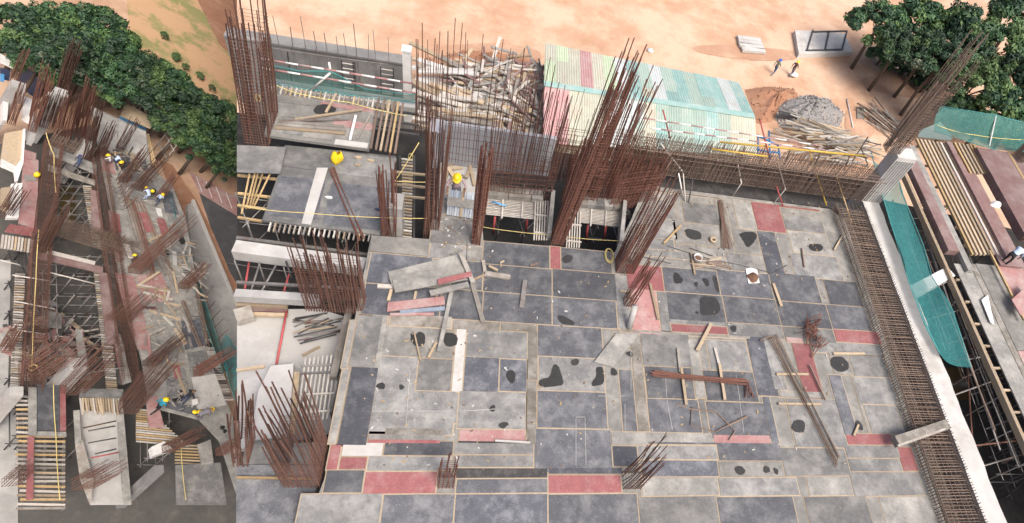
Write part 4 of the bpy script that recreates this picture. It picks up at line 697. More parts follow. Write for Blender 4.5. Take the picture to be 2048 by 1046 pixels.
c0 = P(1506, 555, .06); b = MB(); b.grid(lambda u, v: (c0[0] + v * .26 * math.cos(6.283 * u) * (1 + .15 * math.sin(3 * 6.283 * u)), c0[1] + v * .26 * math.sin(6.283 * u) * (1 + .2 * math.sin(2 * 6.283 * u)), c0[2] + .16 * (1 - v) ** .8), 18, 5); b.build('earth', 'earth_pile', t, True)
pole([(1258, 655, .05), (1270, 612, .9)], .12, 'concrete', 'grey plaster covered stump under the loose rebar bundle', 'stub', 'concrete_stump', n=8)
# raking props on the far cage -----------------------------------------------------------------------------------------------------------
for i, (pts, m, l) in enumerate([([(1321, 287, 2.2), (1366, 344, 1.0), (1371, 402, .05)], 'slat_white', 'pale raking prop at the left end of the far cage'), ([(1471, 303, 1.9), (1483, 366, .9), (1466, 391, .05)], 'slat_white', 'pale raking prop at the middle of the far cage'), ([(1552, 314, 1.8), (1571, 378, .8), (1549, 405, .05)], 'slat_white', 'pale raking prop right of the middle of the far cage'), ([(1620, 306, 1.9), (1653, 411, .2)], 'yellow_paint', 'yellow raking prop near the right end of the far cage'), ([(1664, 326, 1.6), (1704, 446, .1)], 'wood_yellow', 'tan raking prop in the far right corner of the cages'), ([(1357, 346, 1.0), (1366, 392, .05)], 'white_paint', 'short white and red prop below the left end of the far cage'), ([(1386, 358, .9), (1377, 405, .05)], 'steel_dark', 'thin dark prop below the far cage'), ([(1552, 370, .9), (1566, 412, .05)], 'red_paint', 'red prop below the right half of the far cage'), ([(1311, 370, .8), (1345, 318, 1.8)], 'rust_tan', 'brown slanting bar at the left end of the far cage')]):
    pole(pts, .03, m, l, 'prop', 'raking_prop')
t = thing('guard_rail', 'yellow pipe guard rail behind the far cage', 'railing', P(1560, 330, 1))
for pts in ([(1424, 298, 2.0), (1535, 313, 2.0)], [(1440, 284, 2.0), (1730, 312, 2.0)]): pole(pts, .045, 'yellow_paint', None, parent=t, name='rail')
for x in (1425, 1450, 1490, 1530, 1580, 1640, 1700): pole([(x, 288 + (x - 1425) * .085, 2.0), (x - 12, 318 + (x - 1425) * .075, .9)], .035, 'rust_tan', None, parent=t, name='post')
for (a_, b_, c_, d_), l in (((1262, 232, 1645, 292), 'upper'), ((1300, 256, 1650, 300), 'lower')):
    t = thing('barrier_pipe', f'{l} red and white barrier pipe across the shed roof front', 'pipe', P(a_, b_, 2.6)); n = 16
    for i in range(n): pole([(a_ + (c_ - a_) * i / n, b_ + (d_ - b_) * i / n, 2.6), (a_ + (c_ - a_) * (i + 1) / n, b_ + (d_ - b_) * (i + 1) / n, 2.6)], .03, 'ply_pink' if i % 2 else 'white_paint', None, parent=t, name='band')
for x0, y0, x1, y1, l in [(1326, 220, 1340, 276, 'left'), (1520, 240, 1540, 320, 'right')]: pole([(x0, y0, 3.0), (x1, y1, 1.6)], .035, 'red_paint', f'{l} red barrier post in front of the shed roof', 'post', 'barrier_post')
t = thing('blue_trestle', 'blue steel frame standing right of the shed', 'frame', P(1535, 300, -1))
for pts in ([(1516, 318, 0), (1516, 270, 0)], [(1540, 318, 0), (1538, 262, 0)], [(1560, 318, 0), (1556, 290, 0)], [(1516, 272, 0), (1556, 290, 0)], [(1514, 300, 0), (1560, 306, 0)]): pole(pts, .05, 'blue_paint', None, parent=t, name='tube')
# right hand side: trench, scaffold, net, beam boxes -----------------------------------------------------------------------------------------
TR = scaffold('scaffold_tower', 'steel scaffold standing in the trench beside the teal net', [(x, y) for y in range(480, 1000, 62) for x in (int(1770 + (y - 480) * .34), int(1830 + (y - 480) * .34))], 3.2, LF, 'steel', 3)
scaffold('scaffold_tower', 'outer steel scaffold under the right hand shutter boards', [(x, y) for y in range(500, 1000, 66) for x in (int(1872 + (y - 480) * .34), )] + [(1985, 760), (2010, 880), (1900, 640), (1960, 930), (1990, 1000)], 3.3, LF, 'steel_dark', 3)
for i, (x0, y0, x1, y1, m) in enumerate([(1800, 375, 1990, 860, 'rust_tan'), (1838, 430, 2000, 900, 'steel'), (1900, 590, 2038, 935, 'steel'), (1785, 400, 1900, 700, 'steel_dark'), (1930, 720, 2040, 700, 'steel'), (1880, 800, 2048, 740, 'steel'), (1850, 640, 1990, 600, 'steel'), (1870, 900, 2048, 880, 'rust'), (1935, 740, 1950, 960, 'rust_red'), (1905, 950, 2040, 910, 'steel')] + [(1860 + k * 16, 620 + k * 34, 1990 + k * 14, 590 + k * 32, random.choice(['steel', 'steel', 'rust_tan', 'steel_dark'])) for k in range(11)] + [(1800 + k * 30, 420 + k * 40, 1890 + k * 34, 700 + k * 55, random.choice(['steel', 'rust_tan'])) for k in range(5)]):
    pole([(x0, y0, -.1 - .09 * i), (x1, y1, -.1 - .09 * i)], .035, m, None, parent=TR, name='tube')
sheet('trench_water', [(1884, 735), (1925, 735), (1945, 800), (1898, 800)], LF + .02, 'water', .01)
net([(1742, 302, 1.2), (1765, 392, 1.0), (1792, 480, .9), (1816, 560, .8), (1842, 630, .8), (1880, 708, .7)], [(1790, 335, 1.2), (1806, 392, .9), (1846, 488, .7), (1864, 552, .4), (1906, 622, .5), (1942, 735, .5)], 'teal safety net stretched along the right hand trench', 'net', nv=20, sag=.35)
def ystrip(xa, xb, yt, yb_, z):
    p, q = P(xa, yt, z), P(xb, yt, z); lo, hi = 0.0, p[1]
    for _ in range(40):
        m_ = (lo + hi) / 2
        if proj((p[0], m_, z))[1] < yb_: hi = m_
        else: lo = m_
    return p[0], q[0], lo, p[1]
def strip(name, label, cat, xa, xb, yt, yb_, z, h, m, parent=None):
    x0, x1, y0, y1 = ystrip(xa, xb, yt, yb_, z); b = MB(); b.box(x0, x1, y0, y1, z - h, z); o = b.build(name, m, parent); return o if parent else tag(o, label, cat)
bx = thing('beam_box', 'long open beam box of maroon shutters filled with tan joists', 'formwork', P(1850, 380, .3))
strip('side_board', 0, 0, 1801, 1819, 290, 500, .45, .35, 'ply_maroon', bx); strip('ledge_board', 0, 0, 1819, 1829, 290, 540, .35, .2, 'ply_light', bx); strip('outer_board', 0, 0, 1796, 1801, 320, 960, .2, .3, 'wood', bx)
for i in range(8): strip('joist', 0, 0, 1832 + i * 8, 1835.5 + i * 8, 276 + i * 1.3, 508, .35, .12, random.choice(['wood', 'wood_yellow', 'wood', 'slat_white']), bx)
for y in (292, 330, 372, 410, 452, 488):
    x0 = P(1832, 282, .3)[0]; yy = P(1850 + (y - 280) * .4, y, .3)[1]; b = MB(); b.box(x0, x0 + 2.0, yy - .05, yy + .05, .1, .22); b.build('bearer', 'wood', bx)
strip('side_board', 0, 0, 1893, 1902, 282, 512, .5, .4, 'ply_maroon', bx)
bx = thing('beam_box', 'second beam box right of the first with short tan joists', 'formwork', P(1930, 320, .3))
for i in range(5): strip('joist', 0, 0, 1908 + i * 8, 1911.5 + i * 8, 284 + i * 1.3, 346, .35, .12, random.choice(['wood', 'wood_yellow']), bx)
strip('bottom_sheet', 0, 0, 1905, 1948, 340, 530, .3, .06, 'ply_maroon', bx); strip('edge_batten', 0, 0, 1946, 1950, 288, 520, .45, .15, 'wood_yellow', bx)
strip('shutter_sheet', 'broad maroon shutter sheet at the far right', 'sheet', 1953, 2016, 294, 470, .6, .5, 'ply_maroon'); strip('shutter_sheet', 'maroon shutter sheet cut off by the right edge', 'sheet', 2020, 2075, 308, 560, .5, .5, 'ply_maroon')
strip('timber_runner', 'tan timber runner down the right of the maroon sheets', 'timber', 2016, 2020, 306, 500, .62, .2, 'wood_yellow')
t = thing('shutter_deck', 'dusty grey and pink shutter deck at the lower right', 'deck', P(2000, 700, .1))
for q in [(1908, 1938, 527, 1090, 'ply_light'), (1939, 1950, 527, 1090, 'ply_brown'), (1951, 1990, 527, 700, 'ply_light'), (1991, 2040, 527, 640, 'ply_pink'), (2041, 2200, 527, 640, 'ply_light')]: strip('shutter_sheet', 0, 0, q[0], q[1], q[2], q[3], .1 + .004 * (q[0] % 5), .06, q[4], t)
X0, X1 = P(1951, 527, .1)[0], P(1991, 527, .1)[0]
for x0, x1, y0, y1, m in [(X0, X0 + 1.2, 2, P(2010, 700, .1)[1], 'ply_pink'), (X0 + 1.21, X0 + 2.4, 2, P(2010, 640, .1)[1] - .1, 'ply_light'), (X0 + 2.41, X0 + 8, 2, P(2010, 640, .1)[1] - .1, 'ply_pink')]: b = MB(); b.box(x0, x1, y0, y1, .04, .1 + .003 * (len(m) % 4)); b.build('shutter_sheet', m, t)
for k in range(9): y = 560 + k * 44; p = P(1918 + (y - 530) * .42, y, .05); b = MB(); b.beam(p - [.5, 0, .05], p + [.3, 0, -.05], .08, .1); b.build('joist_end', 'wood', t)
strip('timber_runner', 'long yellow timber runner over the lower right shutter deck', 'timber', 1978, 1981, 500, 640, .4, .1, 'wood_yellow')
polyboard(None, [(2022, 600), (2055, 570), (2080, 600), (2040, 632)], 'ply_pink', .5, .05, 'loose_sheet', label='pink loose board leaning at the right edge below the worker', cat='sheet')
polyboard(None, [(1962, 600), (1975, 590), (1988, 650), (1980, 645)], 'white_paint', .2, .03, 'paper_scrap', label='white paper scrap on the lower right shutter deck', cat='scrap')
p = P(1878, 570, .1); b = MB(); b.beam(P(1812, 592, -.35), P(1896, 548, -.2), .55, .5); tag(b.build('concrete_corbel', 'white_paint'), 'white concrete corbel bridging the right trench under the net', 'beam')
c0 = P(1992, 409, .32); b = MB(); b.grid(lambda u, v: (c0[0] + v * .35 * math.cos(6.283 * u) * (1 + .3 * math.sin(2 * 6.283 * u)), c0[1] + v * .25 * math.sin(6.283 * u), c0[2] + .18 * (1 - v * v) + .02 * math.sin(9 * u)), 16, 4); tag(b.build('white_sack', 'white_paint', None, True), 'crumpled white sack on the maroon shutter sheet', 'sack')
person('worker in light blue shirt bending over at the right edge', P(2004, 528, .15), -1.2, pose('bend'), 'cloth_sky', 'cloth_black', None)
t = thing('formwork_beam', 'muddy brown beam shutter crossing the right cage near the bottom', 'formwork', P(1830, 870, .3))
b = MB(); b.beam(P(1790, 884, .5), P(1892, 850, .5), .35, .3); b.build('board', 'ply_brown', t); b = MB(); b.beam(P(1795, 892, .62), P(1890, 858, .62), .08, .08); b.build('batten', 'wood_grey', t)
# ground beyond the building: shed, road, heaps, people ------------------------------------------------------------------------------------------
RZ = G + 4.4; sh = thing('shed', 'long shed with patchwork green and cream corrugated roof', 'shed', P(1300, 240, G))
def roof_sheets(T0, T1, B0, B1, zt, zb_, n, parts_):
    for i in range(n):
        f0, f1 = i / n, (i + 1.02) / n
        a_, b_ = (P(T0[0] + (T1[0] - T0[0]) * f, T0[1] + (T1[1] - T0[1]) * f, zt) for f in (f0, f1)); c_, d_ = (P(B0[0] + (B1[0] - B0[0]) * f, B0[1] + (B1[1] - B0[1]) * f, zb_) for f in (f0, f1))
        cuts = [0] + sorted(rnd(.25, .8) for _ in range(random.choice(parts_) - 1)) + [1]
        for k in range(len(cuts) - 1):
            b = MB(); m_ = 10; v0, v1 = cuts[k], min(1, cuts[k + 1] + .03)
            b.grid(lambda u, v: tuple((a_ * (1 - u) + b_ * u) * (1 - (v0 + (v1 - v0) * v)) + (c_ * (1 - u) + d_ * u) * (v0 + (v1 - v0) * v) + np.array([0, 0, (.045 if int(round(u * m_)) % 2 else 0) + .014 * (i % 2) + .02 * (len(cuts) - k)])), m_, 1)
            fr = i / n; pool = ([li, li, wh, cr] if fr < .12 else [pi_, wh, pi_] if fr < .22 else [li, g_, cr, wh] if fr < .38 else [te, g_, te, cr, wh, g_, te]) if zt < zb_ else ([pi_] if fr < .1 else [cr, g_, wh] if fr < .35 else [g_, wh, te, g_, cr]); b.build('roof_sheet', random.choice(pool), sh)
g_, te, cr, wh, pi_, li = 'roof_green', 'roof_teal', 'roof_cream', 'roof_white', 'roof_pink', 'roof_lime'
roof_sheets((1090, 88), (1477, 166), (1088, 167), (1509, 232), RZ - .7, RZ, 17, (1, 2, 2, 3))
roof_sheets((1088, 169), (1509, 234), (1086, 288), (1513, 314), RZ, RZ - .9, 17, (1, 1, 2))
b = MB(); b.beam(P(1088, 167, RZ + .08), P(1509, 232, RZ + .08), .5, .05); b.build('ridge_cap', 'roof_teal', sh)
b = MB(); b.prism([P(1098, 100, RZ - 1), P(1472, 174, RZ - 1), P(1508, 300, RZ - 1), P(1092, 275, RZ - 1)], G, RZ - 1.1); b.build('wall', 'roof_cream', sh)
person('walker in blue helmet and olive shirt on the dirt road', P(1545, 149, G), -.9, pose('walk'), 'cloth_olive', 'cloth_denim', 'helmet_blue')
person('walker in yellow helmet and dark shirt on the dirt road', P(1580, 152, G), -.9, pose('walk'), 'cloth_brown', 'cloth_grey', 'helmet_yellow')
c0 = P(1584, 150, G); b = MB(); b.grid(lambda u, v: (c0[0] + .45 * math.cos(6.283 * u) * math.sin(3.14 * min(.99, v + .01)) , c0[1] - .3 + .25 * math.sin(6.283 * u) * math.sin(3.14 * v), c0[2] + .5 * (1 - v) + .03 * math.sin(20 * u)), 14, 6); tag(b.build('white_sack', 'white_paint', None, True), 'white sack carried low by the yellow helmeted walker', 'sack')
def heap(name, label, cat, pts, z, hgt, m, stones=0, sm=None, kind=None):
    W_ = [P(x, y, z) for x, y in pts]; c = sum(W_) / len(W_); n = len(W_); b = MB()
    def fn(u, v):
        k = u * n; i = int(k) % n; f = k - int(k); e_ = W_[i] * (1 - f) + W_[(i + 1) % n] * f; q = c * (1 - v) + e_ * v; q = q.copy(); q[2] = z - .05 + hgt * (1 - v ** 1.5) * (1 + .2 * math.sin(7 * u * 6.28 + 5 * v)) * (1 - .15 * random.random()); return q
    vs = [fn(u / 36, v / 9) for v in range(10) for u in range(36)]; b.add(vs, [(v * 36 + u, v * 36 + (u + 1) % 36, (v + 1) * 36 + (u + 1) % 36, (v + 1) * 36 + u) for v in range(9) for u in range(36)])
    if not stones: return tag(b.build(name, m, None, True), label, cat, None, kind)
    t = thing(name, label, cat, c); b.build('core', m, t, True); s = MB()
    for i in range(stones):
        u, v = random.random(), math.sqrt(random.random()); q = fn(u, v) + [0, 0, .05]; r = rnd(.05, .16); k = [q + np.array([rnd(-1, 1), rnd(-1, 1), rnd(-1, 1)]) * r for _ in range(4)]; s.add(k, [(0, 1, 2), (0, 2, 3), (0, 3, 1), (1, 3, 2)])
    o = s.build('stones', sm or m, t); o['kind'] = 'stuff'; return t
heap('gravel_heap', 'grey gravel heap beside the shed', 'gravel', [(1545, 232), (1560, 200), (1610, 192), (1660, 200), (1690, 228), (1680, 256), (1620, 262), (1560, 256)], G, 1.5, 'gravel', 900)
heap('earth_bank', 'bank of red earth between shed and gravel heap', 'earth', [(1486, 178), (1540, 172), (1590, 178), (1600, 196), (1560, 215), (1545, 245), (1512, 250)], G, 1.0, 'dirt_red', 200, 'dirt_red')
heap('earth_bank', 'low red earth bank left of the shed along the road', 'earth', [(850, 118), (930, 100), (1020, 112), (1088, 118), (1080, 150), (960, 140), (870, 140)], G, .8, 'dirt_red', 120, 'dirt_red')
for k_, pts in enumerate(([(1690, 175), (1735, 152), (1800, 158), (1850, 178), (1840, 200), (1770, 186)], [(1735, 150), (1790, 130), (1880, 168), (1880, 185), (1800, 172)], [(850, 95), (960, 84), (1080, 96), (1085, 128), (980, 118), (860, 122)], [(1380, 92), (1460, 88), (1580, 100), (1600, 112), (1500, 120), (1400, 108)], [(1690, 215), (1740, 205), (1760, 250), (1730, 290), (1690, 270)], [(1480, 110), (1530, 112), (1600, 112), (1590, 120), (1500, 122)])): patch_px(None, pts, G + .01 + .008 * k_, 'dirt_mid', 'bare_earth')['kind'] = 'structure'
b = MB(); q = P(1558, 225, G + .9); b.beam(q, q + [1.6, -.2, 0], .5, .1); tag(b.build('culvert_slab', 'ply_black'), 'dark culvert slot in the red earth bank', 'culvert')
pile('timber_scrap_heap', 'large heap of scrap timber left of the shed', 'timber', 1020, 200, G + 2.0, 4.6, 5.0, 1.1, 210, ['wood_grey', 'wood', 'wood_grey', 'ply_light', 'slat_white', 'ply_maroon'], (.8, 3.0), .15, .08)
pile('timber_scrap_heap', 'second heap of pale timber and boards nearer the white column', 'timber', 905, 205, G + 2.0, 4.0, 5.0, .8, 80, ['wood_grey', 'slat_white', 'concrete_pale', 'wood'], (2, 5), .28, .1, -.15)
pile('pole_pile', 'grey pile of thin poles right of the shed', 'poles', 1655, 290, G + .5, 3.4, 2.2, .8, 90, ['wood_grey', 'wood', 'slat_white'], (2, 5), .1, .09, .1, piece='pole')
pile('brushwood_bundle', 'grey brushwood bundle on the dirt beside the ribbed column', 'brushwood', 1768, 248, G, 1.7, 1.5, .7, 50, ['wood_grey', 'rust_tan'], (2, 4), .07, .07, 2.3, piece='stick')
sheet('rubble_terrace', [(842, 150), (1086, 172), (1090, 300), (835, 270)], G + 1.9, 'concrete', 1.9)
t = thing('slab_stack', 'stack of long white concrete slabs at the top beside the road', 'slabs', P(1500, 98, G))
for i, (x0, y0, x1, y1) in enumerate([(1476, 86, 1524, 92), (1477, 92, 1526, 99), (1482, 101, 1528, 105), (1474, 78, 1520, 84)]): plank(x0, y0, x1, y1, .55, .25, 'concrete_pale', None, parent=t, name='slab', z=G + .1)
t = thing('concrete_tank', 'square concrete tank with a black frame at the top edge', 'tank', P(1650, 95, G)); zt = G + .5
b = MB(); b.prism([P(x, y, zt) for x, y in [(1598, 108), (1590, 60), (1690, 66), (1705, 104)]], G, zt); b.build('slab', 'concrete_pale', t)
for pts in ([(1612, 101), (1684, 99)], [(1614, 101), (1626, 60)], [(1684, 99), (1694, 62)], [(1626, 64), (1694, 62)], [(1650, 100), (1658, 62)]): b = MB(); b.beam(P(*pts[0], zt + .05), P(*pts[1], zt + .05), .15, .12); b.build('frame_bar', 'steel_dark', t)
pole([(1694, 198, G + .1), (1706, 255, G + .1)], .06, 'white_paint', 'white pipe lying on the dirt right of the gravel heap', 'pipe', 'pipe')
polyboard(None, [(1713, 215), (1728, 216), (1728, 238), (1713, 238)], 'ply_brown', G + .05, .1, 'wood_crate', label='small brown crate on the dirt beside the brushwood', cat='crate')
lathe('sack', P(1300, 103, G), [(.25, 0), (.3, .1), (.22, .22), (.1, .3), (0, .31)], 'roof_white', 'small pale sack lying on the dirt above the shed', 'sack')
for i, (x, y, r, l) in enumerate([(1752, 130, 1.6, 'low bush at the left end of the roadside trees'), (1862, 166, .8, 'small yellow green bush at the road end'), (1785, 142, 1.0, 'undergrowth bush at the foot of the first roadside tree'), (1815, 158, 1.1, 'undergrowth bush between the roadside trunks'), (1842, 176, 1.2, 'undergrowth bush where the dirt road ends'), (1905, 236, 1.4, 'leafy bush behind the left end of the dark green net'), (1940, 262, 1.6, 'leafy bush behind the middle of the dark green net'), (1985, 280, 1.8, 'large leafy bush behind the white net post'), (2030, 290, 1.8, 'leafy bush behind the right end of the dark green net')]): tree(x, y, G, r * 1.4, r, l, (2, 2, 0, 1, 0, 1, 2, 0, 1)[i], name='bush')
def tree_a(cx_, cy_, h, r, k, l):
    c = P(cx_, cy_, G + h - .75 * r); x, y = proj((c[0], c[1], G)); return tree(x, y, G, h, r, l, k)
for a_ in [(1800, 92, 7, 2.6, 0, 'dark roadside tree above the end of the dirt road'), (1856, 104, 7, 2.4, 1, 'dark tree left of the tall splayed rebar'), (1880, 130, 7.5, 2.3, 3, 'grey green roadside tree behind the tall splayed rebar'), (1760, 50, 7, 2.8, 1, 'dark tree at the top edge left of the other roadside trees'), (1840, 40, 8, 3.0, 0, 'dark tree at the top edge above the roadside trees'), (1955, 165, 8.5, 2.9, 2, 'bright green tree right of the tall splayed rebar'), (1998, 218, 8, 2.7, 0, 'dense green tree behind the right hand net'), (1925, 70, 9, 3.2, 1, 'large green tree at the top right'), (2000, 95, 9, 3.3, 2, 'broad bright tree near the top right corner'), (2040, 165, 8.5, 3.0, 1, 'green tree cut off by the right edge'), (2035, 40, 9, 3.6, 0, 'dark tree in the top right corner'), (1930, 215, 6, 1.7, 0, 'small dark tree above the dark green net'), (2046, 240, 7, 2.3, 3, 'grey green tree low at the right edge')]: tree_a(*a_)
net([(1880, 212, 1.0), (1990, 230, 1.0), (2070, 250, 1.0)], [(1868, 262, .4), (1985, 298, .4), (2070, 305, .4)], 'dark green safety net behind the maroon shutters at right', 'net_dim', nv=8, sag=.2)
pole([(1992, 232, 1.0), (1978, 294, .3)], .045, 'white_paint', 'white and red net post at the right', 'post', 'net_post'); rope([(1875, 250, .6), (1950, 270, .5), (2070, 280, .6)], 'tan rope slung along the dark green net', .02, .1)
polyboard(None, [(1838, 262), (1880, 245), (1905, 275), (1900, 282), (1835, 275)], 'roof_green', -1.0, .06, 'corrugated_sheet', label='pale green sheet behind the first beam box', cat='sheet')
t = thing('scaffold_tower', 'thin dark scaffold frame left of the ribbed column', 'scaffolding', P(1715, 320, -2))
for pts in ([(1705, 322, -1), (1736, 274, -1)], [(1730, 282, -1), (1762, 290, -1)], [(1710, 310, -1), (1735, 316, -1)], [(1722, 296, -1), (1736, 330, -1)]): pole(pts, .035, 'steel_dark', None, parent=t, name='tube')
# far left wall, barrier and net -----------------------------------------------------------------------------------------------------------
p, q = P(SEAM, 168, -3.4), P(822, 216, -3.4); hw = height_to(p, 74)
t = thing('retaining_wall', 'tall grey concrete retaining wall with ladders at the upper left', 'wall', p)
n = np.cross(q - p, (0, 0, 1)); n /= np.linalg.norm(n)
for i in range(6): b = MB(); a_, c_ = p + (q - p) * i / 6, p + (q - p) * (i + .995) / 6; b.beam(a_ + [0, .3, hw / 2 - 4], c_ + [0, .3, hw / 2 - 4], .5, hw + 8); b.build('panel', 'wall_dark', t)
b = MB(); b.beam(p + [0, .3, hw + .03], q + [0, .3, hw + .03], .62, .1); b.build('coping', 'wall_dark', t)
for k, x in enumerate((590, 690, 712, 765)):
    l = thing('ladder' if k in (1, 3) else 'scaffold_pole', ['dark pole standing against the left half of the retaining wall', 'ladder against the middle of the retaining wall', 'dark pole right of the middle ladder on the retaining wall', 'ladder with wide rungs near the white column'][k], 'ladder' if k in (1, 3) else 'pole', P(x, 190, -3)); f = (x - SEAM) / (822 - SEAM); b0 = p + (q - p) * f + n * (-.0) - [0, .35, 0]
    for s in ((0, .55) if k in (1, 3) else (0,)): b = MB(); b.tube([b0 + [s, -.3, 0], b0 + [s, 0, hw]], .035, 0, 5); b.build('rail', 'steel_dark', l)
    if k in (1, 3):
        for r in range(10): b = MB(); z_ = hw * (r + .5) / 10; b.tube([b0 + [0, -.3 + .3 * (r + .5) / 10, z_], b0 + [.55, -.3 + .3 * (r + .5) / 10, z_]], .025, 0, 5); b.build('rung', 'slat_white', l)
wall_mesh('thin starter bars in front of the retaining wall', (545, 186), (780, 214), -3.4, 13, 2, 4.6, 3.5, 'steel', .03, 1, .016, .2)
for (a_, b_, c_, d_), l in (((520, 117, 826, 167), 'upper'), ((524, 136, 830, 186), 'lower')):
    t = thing('barrier_pipe', f'{l} red and white barrier pipe in front of the retaining wall', 'pipe', P(a_, b_, .9)); nn = 12; zz = 1.5 if l == 'upper' else 1.0
    for i in range(nn): pole([(a_ + (c_ - a_) * i / nn, b_ + (d_ - b_) * i / nn, zz), (a_ + (c_ - a_) * (i + 1) / nn, b_ + (d_ - b_) * (i + 1) / nn, zz)], .04, 'ply_pink' if i % 2 else 'white_paint', None, parent=t, name='band')
for pts, l in (([(658, 125, 1.5), (666, 172, .2)], 'white upright stand of the red and white barrier'), ([(660, 146, 1.3), (622, 180, .1)], 'white raking leg of the red and white barrier')): pole(pts, .045, 'white_paint', l, 'post', 'barrier_post')
net([(522, 126, 1.2), (600, 142, 1.0), (660, 142, 1.1), (730, 178, .6), (830, 190, .5)], [(530, 165, .1), (600, 176, .1), (680, 188, .1), (745, 196, .1), (835, 206, .1)], 'teal net hanging below the red and white barrier', 'net_dim', nv=12, sag=.1)
p = P(812, 182, -1.0); hh = height_to(p, 104); b = MB(); b.box(p[0] - .12, p[0] + .2, p[1], p[1] + .35, -3, -1 + hh); b.box(p[0] - .16, p[0] + .24, p[1] - .04, p[1] + .39, -1 + hh, -.92 + hh); tag(b.build('concrete_column', 'white_paint'), 'white concrete column at the right end of the retaining wall', 'column')
# ================================================================== SITE B (left): a second building site, measured in its own upright axes
CUR = FB
G2 = -5.0; L2 = -4.2
sheet('ground', [(-700, -900), (530, -900), (530, 1500), (-700, 1500)], G2, 'dirt', .6)
sheet('field', [(250, -40), (520, -60), (520, 330), (440, 240), (330, 150), (262, 95)], G2 + .02, 'grass_field', .02)
sheet('field_path', [(330, 60), (360, 60), (474, 180), (474, 215), (420, 160)], G2 + .03, 'grass_field', .02)
sheet('field', [(385, -20), (520, -20), (520, 160), (440, 90)], G2 + .04, 'dirt_red', .02)
sheet('dirt_road', [(318, 318), (345, 330), (392, 398), (440, 490), (476, 570), (476, 660), (420, 520), (372, 430), (340, 380)], G2 + .05, 'dirt_red', .02)
PV = sheet('pavement', [(378, 342), (476, 396), (476, 432), (400, 386)], G2 + .12, 'ply_pink', .1)
sheet('road', [(398, 384), (476, 430), (476, 570), (462, 548), (420, 450)], G2 + .06, 'asphalt', .02)
sheet('apron', [(374, 410), (386, 404), (430, 510), (476, 630), (476, 770), (440, 700), (404, 590), (380, 480)], G2 + .5, 'concrete', .5)
plank(384, 402, 476, 622, .25, .3, 'concrete_pale', 'pale concrete kerb wall between apron and dirt road at left', 'kerb', z=G2 + .4, name='kerb_wall')
for i in range(4): plank(392 + i * 20, 352 + i * 11, 404 + i * 20, 384 + i * 11, .08, .01, 'white_paint', None, z=G2 + .125, name='joint_line', parent=PV)
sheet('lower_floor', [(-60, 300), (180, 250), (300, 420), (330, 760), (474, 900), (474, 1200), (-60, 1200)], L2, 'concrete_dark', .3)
sheet('pit_water', [(118, 375), (150, 372), (152, 440), (120, 460)], L2 + .02, 'water', .01)
sheet('lower_apron', [(-60, 520), (22, 520), (16, 780), (36, 830), (36, 1100), (-60, 1100)], L2 + .05, 'concrete', .05)
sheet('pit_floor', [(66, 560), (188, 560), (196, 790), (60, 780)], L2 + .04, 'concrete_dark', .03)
def tree_c(cx_, cy_, h, r, k, label, name='leafy_tree'):
    c = P(cx_, cy_, G2 + h - .75 * r); x, y = proj((c[0], c[1], G2)); return tree(x, y, G2, h, r, label, k, name=name)
for a_ in [(88, 118, 8, 2.9, 0, 'dark green tree at the left end of the tree belt'), (112, 92, 8, 2.6, 1, 'green tree at the top of the left picture'), (142, 118, 9, 2.5, 3, 'silvery grey green tree in the left tree belt'), (186, 122, 9, 3.3, 1, 'broad dark tree right of the silvery tree'), (236, 98, 8, 2.5, 0, 'dark tree at the top middle of the tree belt'), (220, 150, 8.5, 2.6, 1, 'dark tree above the red brown rebar in the tree belt'), (252, 140, 8.5, 2.3, 3, 'second grey green tree of the belt near the middle'), (290, 145, 8, 2.6, 0, 'dark tree where the belt meets the field'), (298, 176, 8, 2.6, 2, 'bright green tree in front of the belt middle'), (330, 160, 8, 2.6, 0, 'dark tree on the field side of the belt'), (338, 208, 8.5, 2.8, 1, 'broad tree right of the bright green tree'), (372, 205, 8, 2.7, 0, 'dark tree on the field edge further right'), (368, 250, 8, 2.9, 2, 'light green tree above the dirt road'), (410, 240, 8, 2.9, 1, 'tree in the right part of the belt'), (408, 288, 7.5, 2.8, 0, 'dark tree standing low by the dirt road'), (445, 230, 7.5, 2.5, 0, 'tree at the right end of the belt field side'), (450, 285, 7.5, 2.8, 1, 'tree at the right end of the belt road side'), (452, 330, 6, 2.2, 0, 'small dark tree at the right end by the pavement'), (8, 100, 5, 1.6, 0, 'small dark tree at the far top left corner'), (60, 60, 8, 3, 1, 'dark tree above the left end of the belt'), (150, 62, 8, 3.2, 0, 'dark tree behind the silvery tree'), (200, 55, 8, 3, 1, 'dark tree at the very top of the belt')]: tree_c(*a_)
for x, y, r, l in [(352, 112, .6, 'round green shrub on the field nearest the tree belt'), (372, 132, .5, 'green shrub on the field below the round one'), (400, 150, .6, 'green shrub on the field path bend'), (330, 70, .5, 'green shrub near the top of the field'), (425, 175, .5, 'green shrub at the right of the field by the belt')]: tree_c(x, y, 1.1, r, 2, l, 'bush')
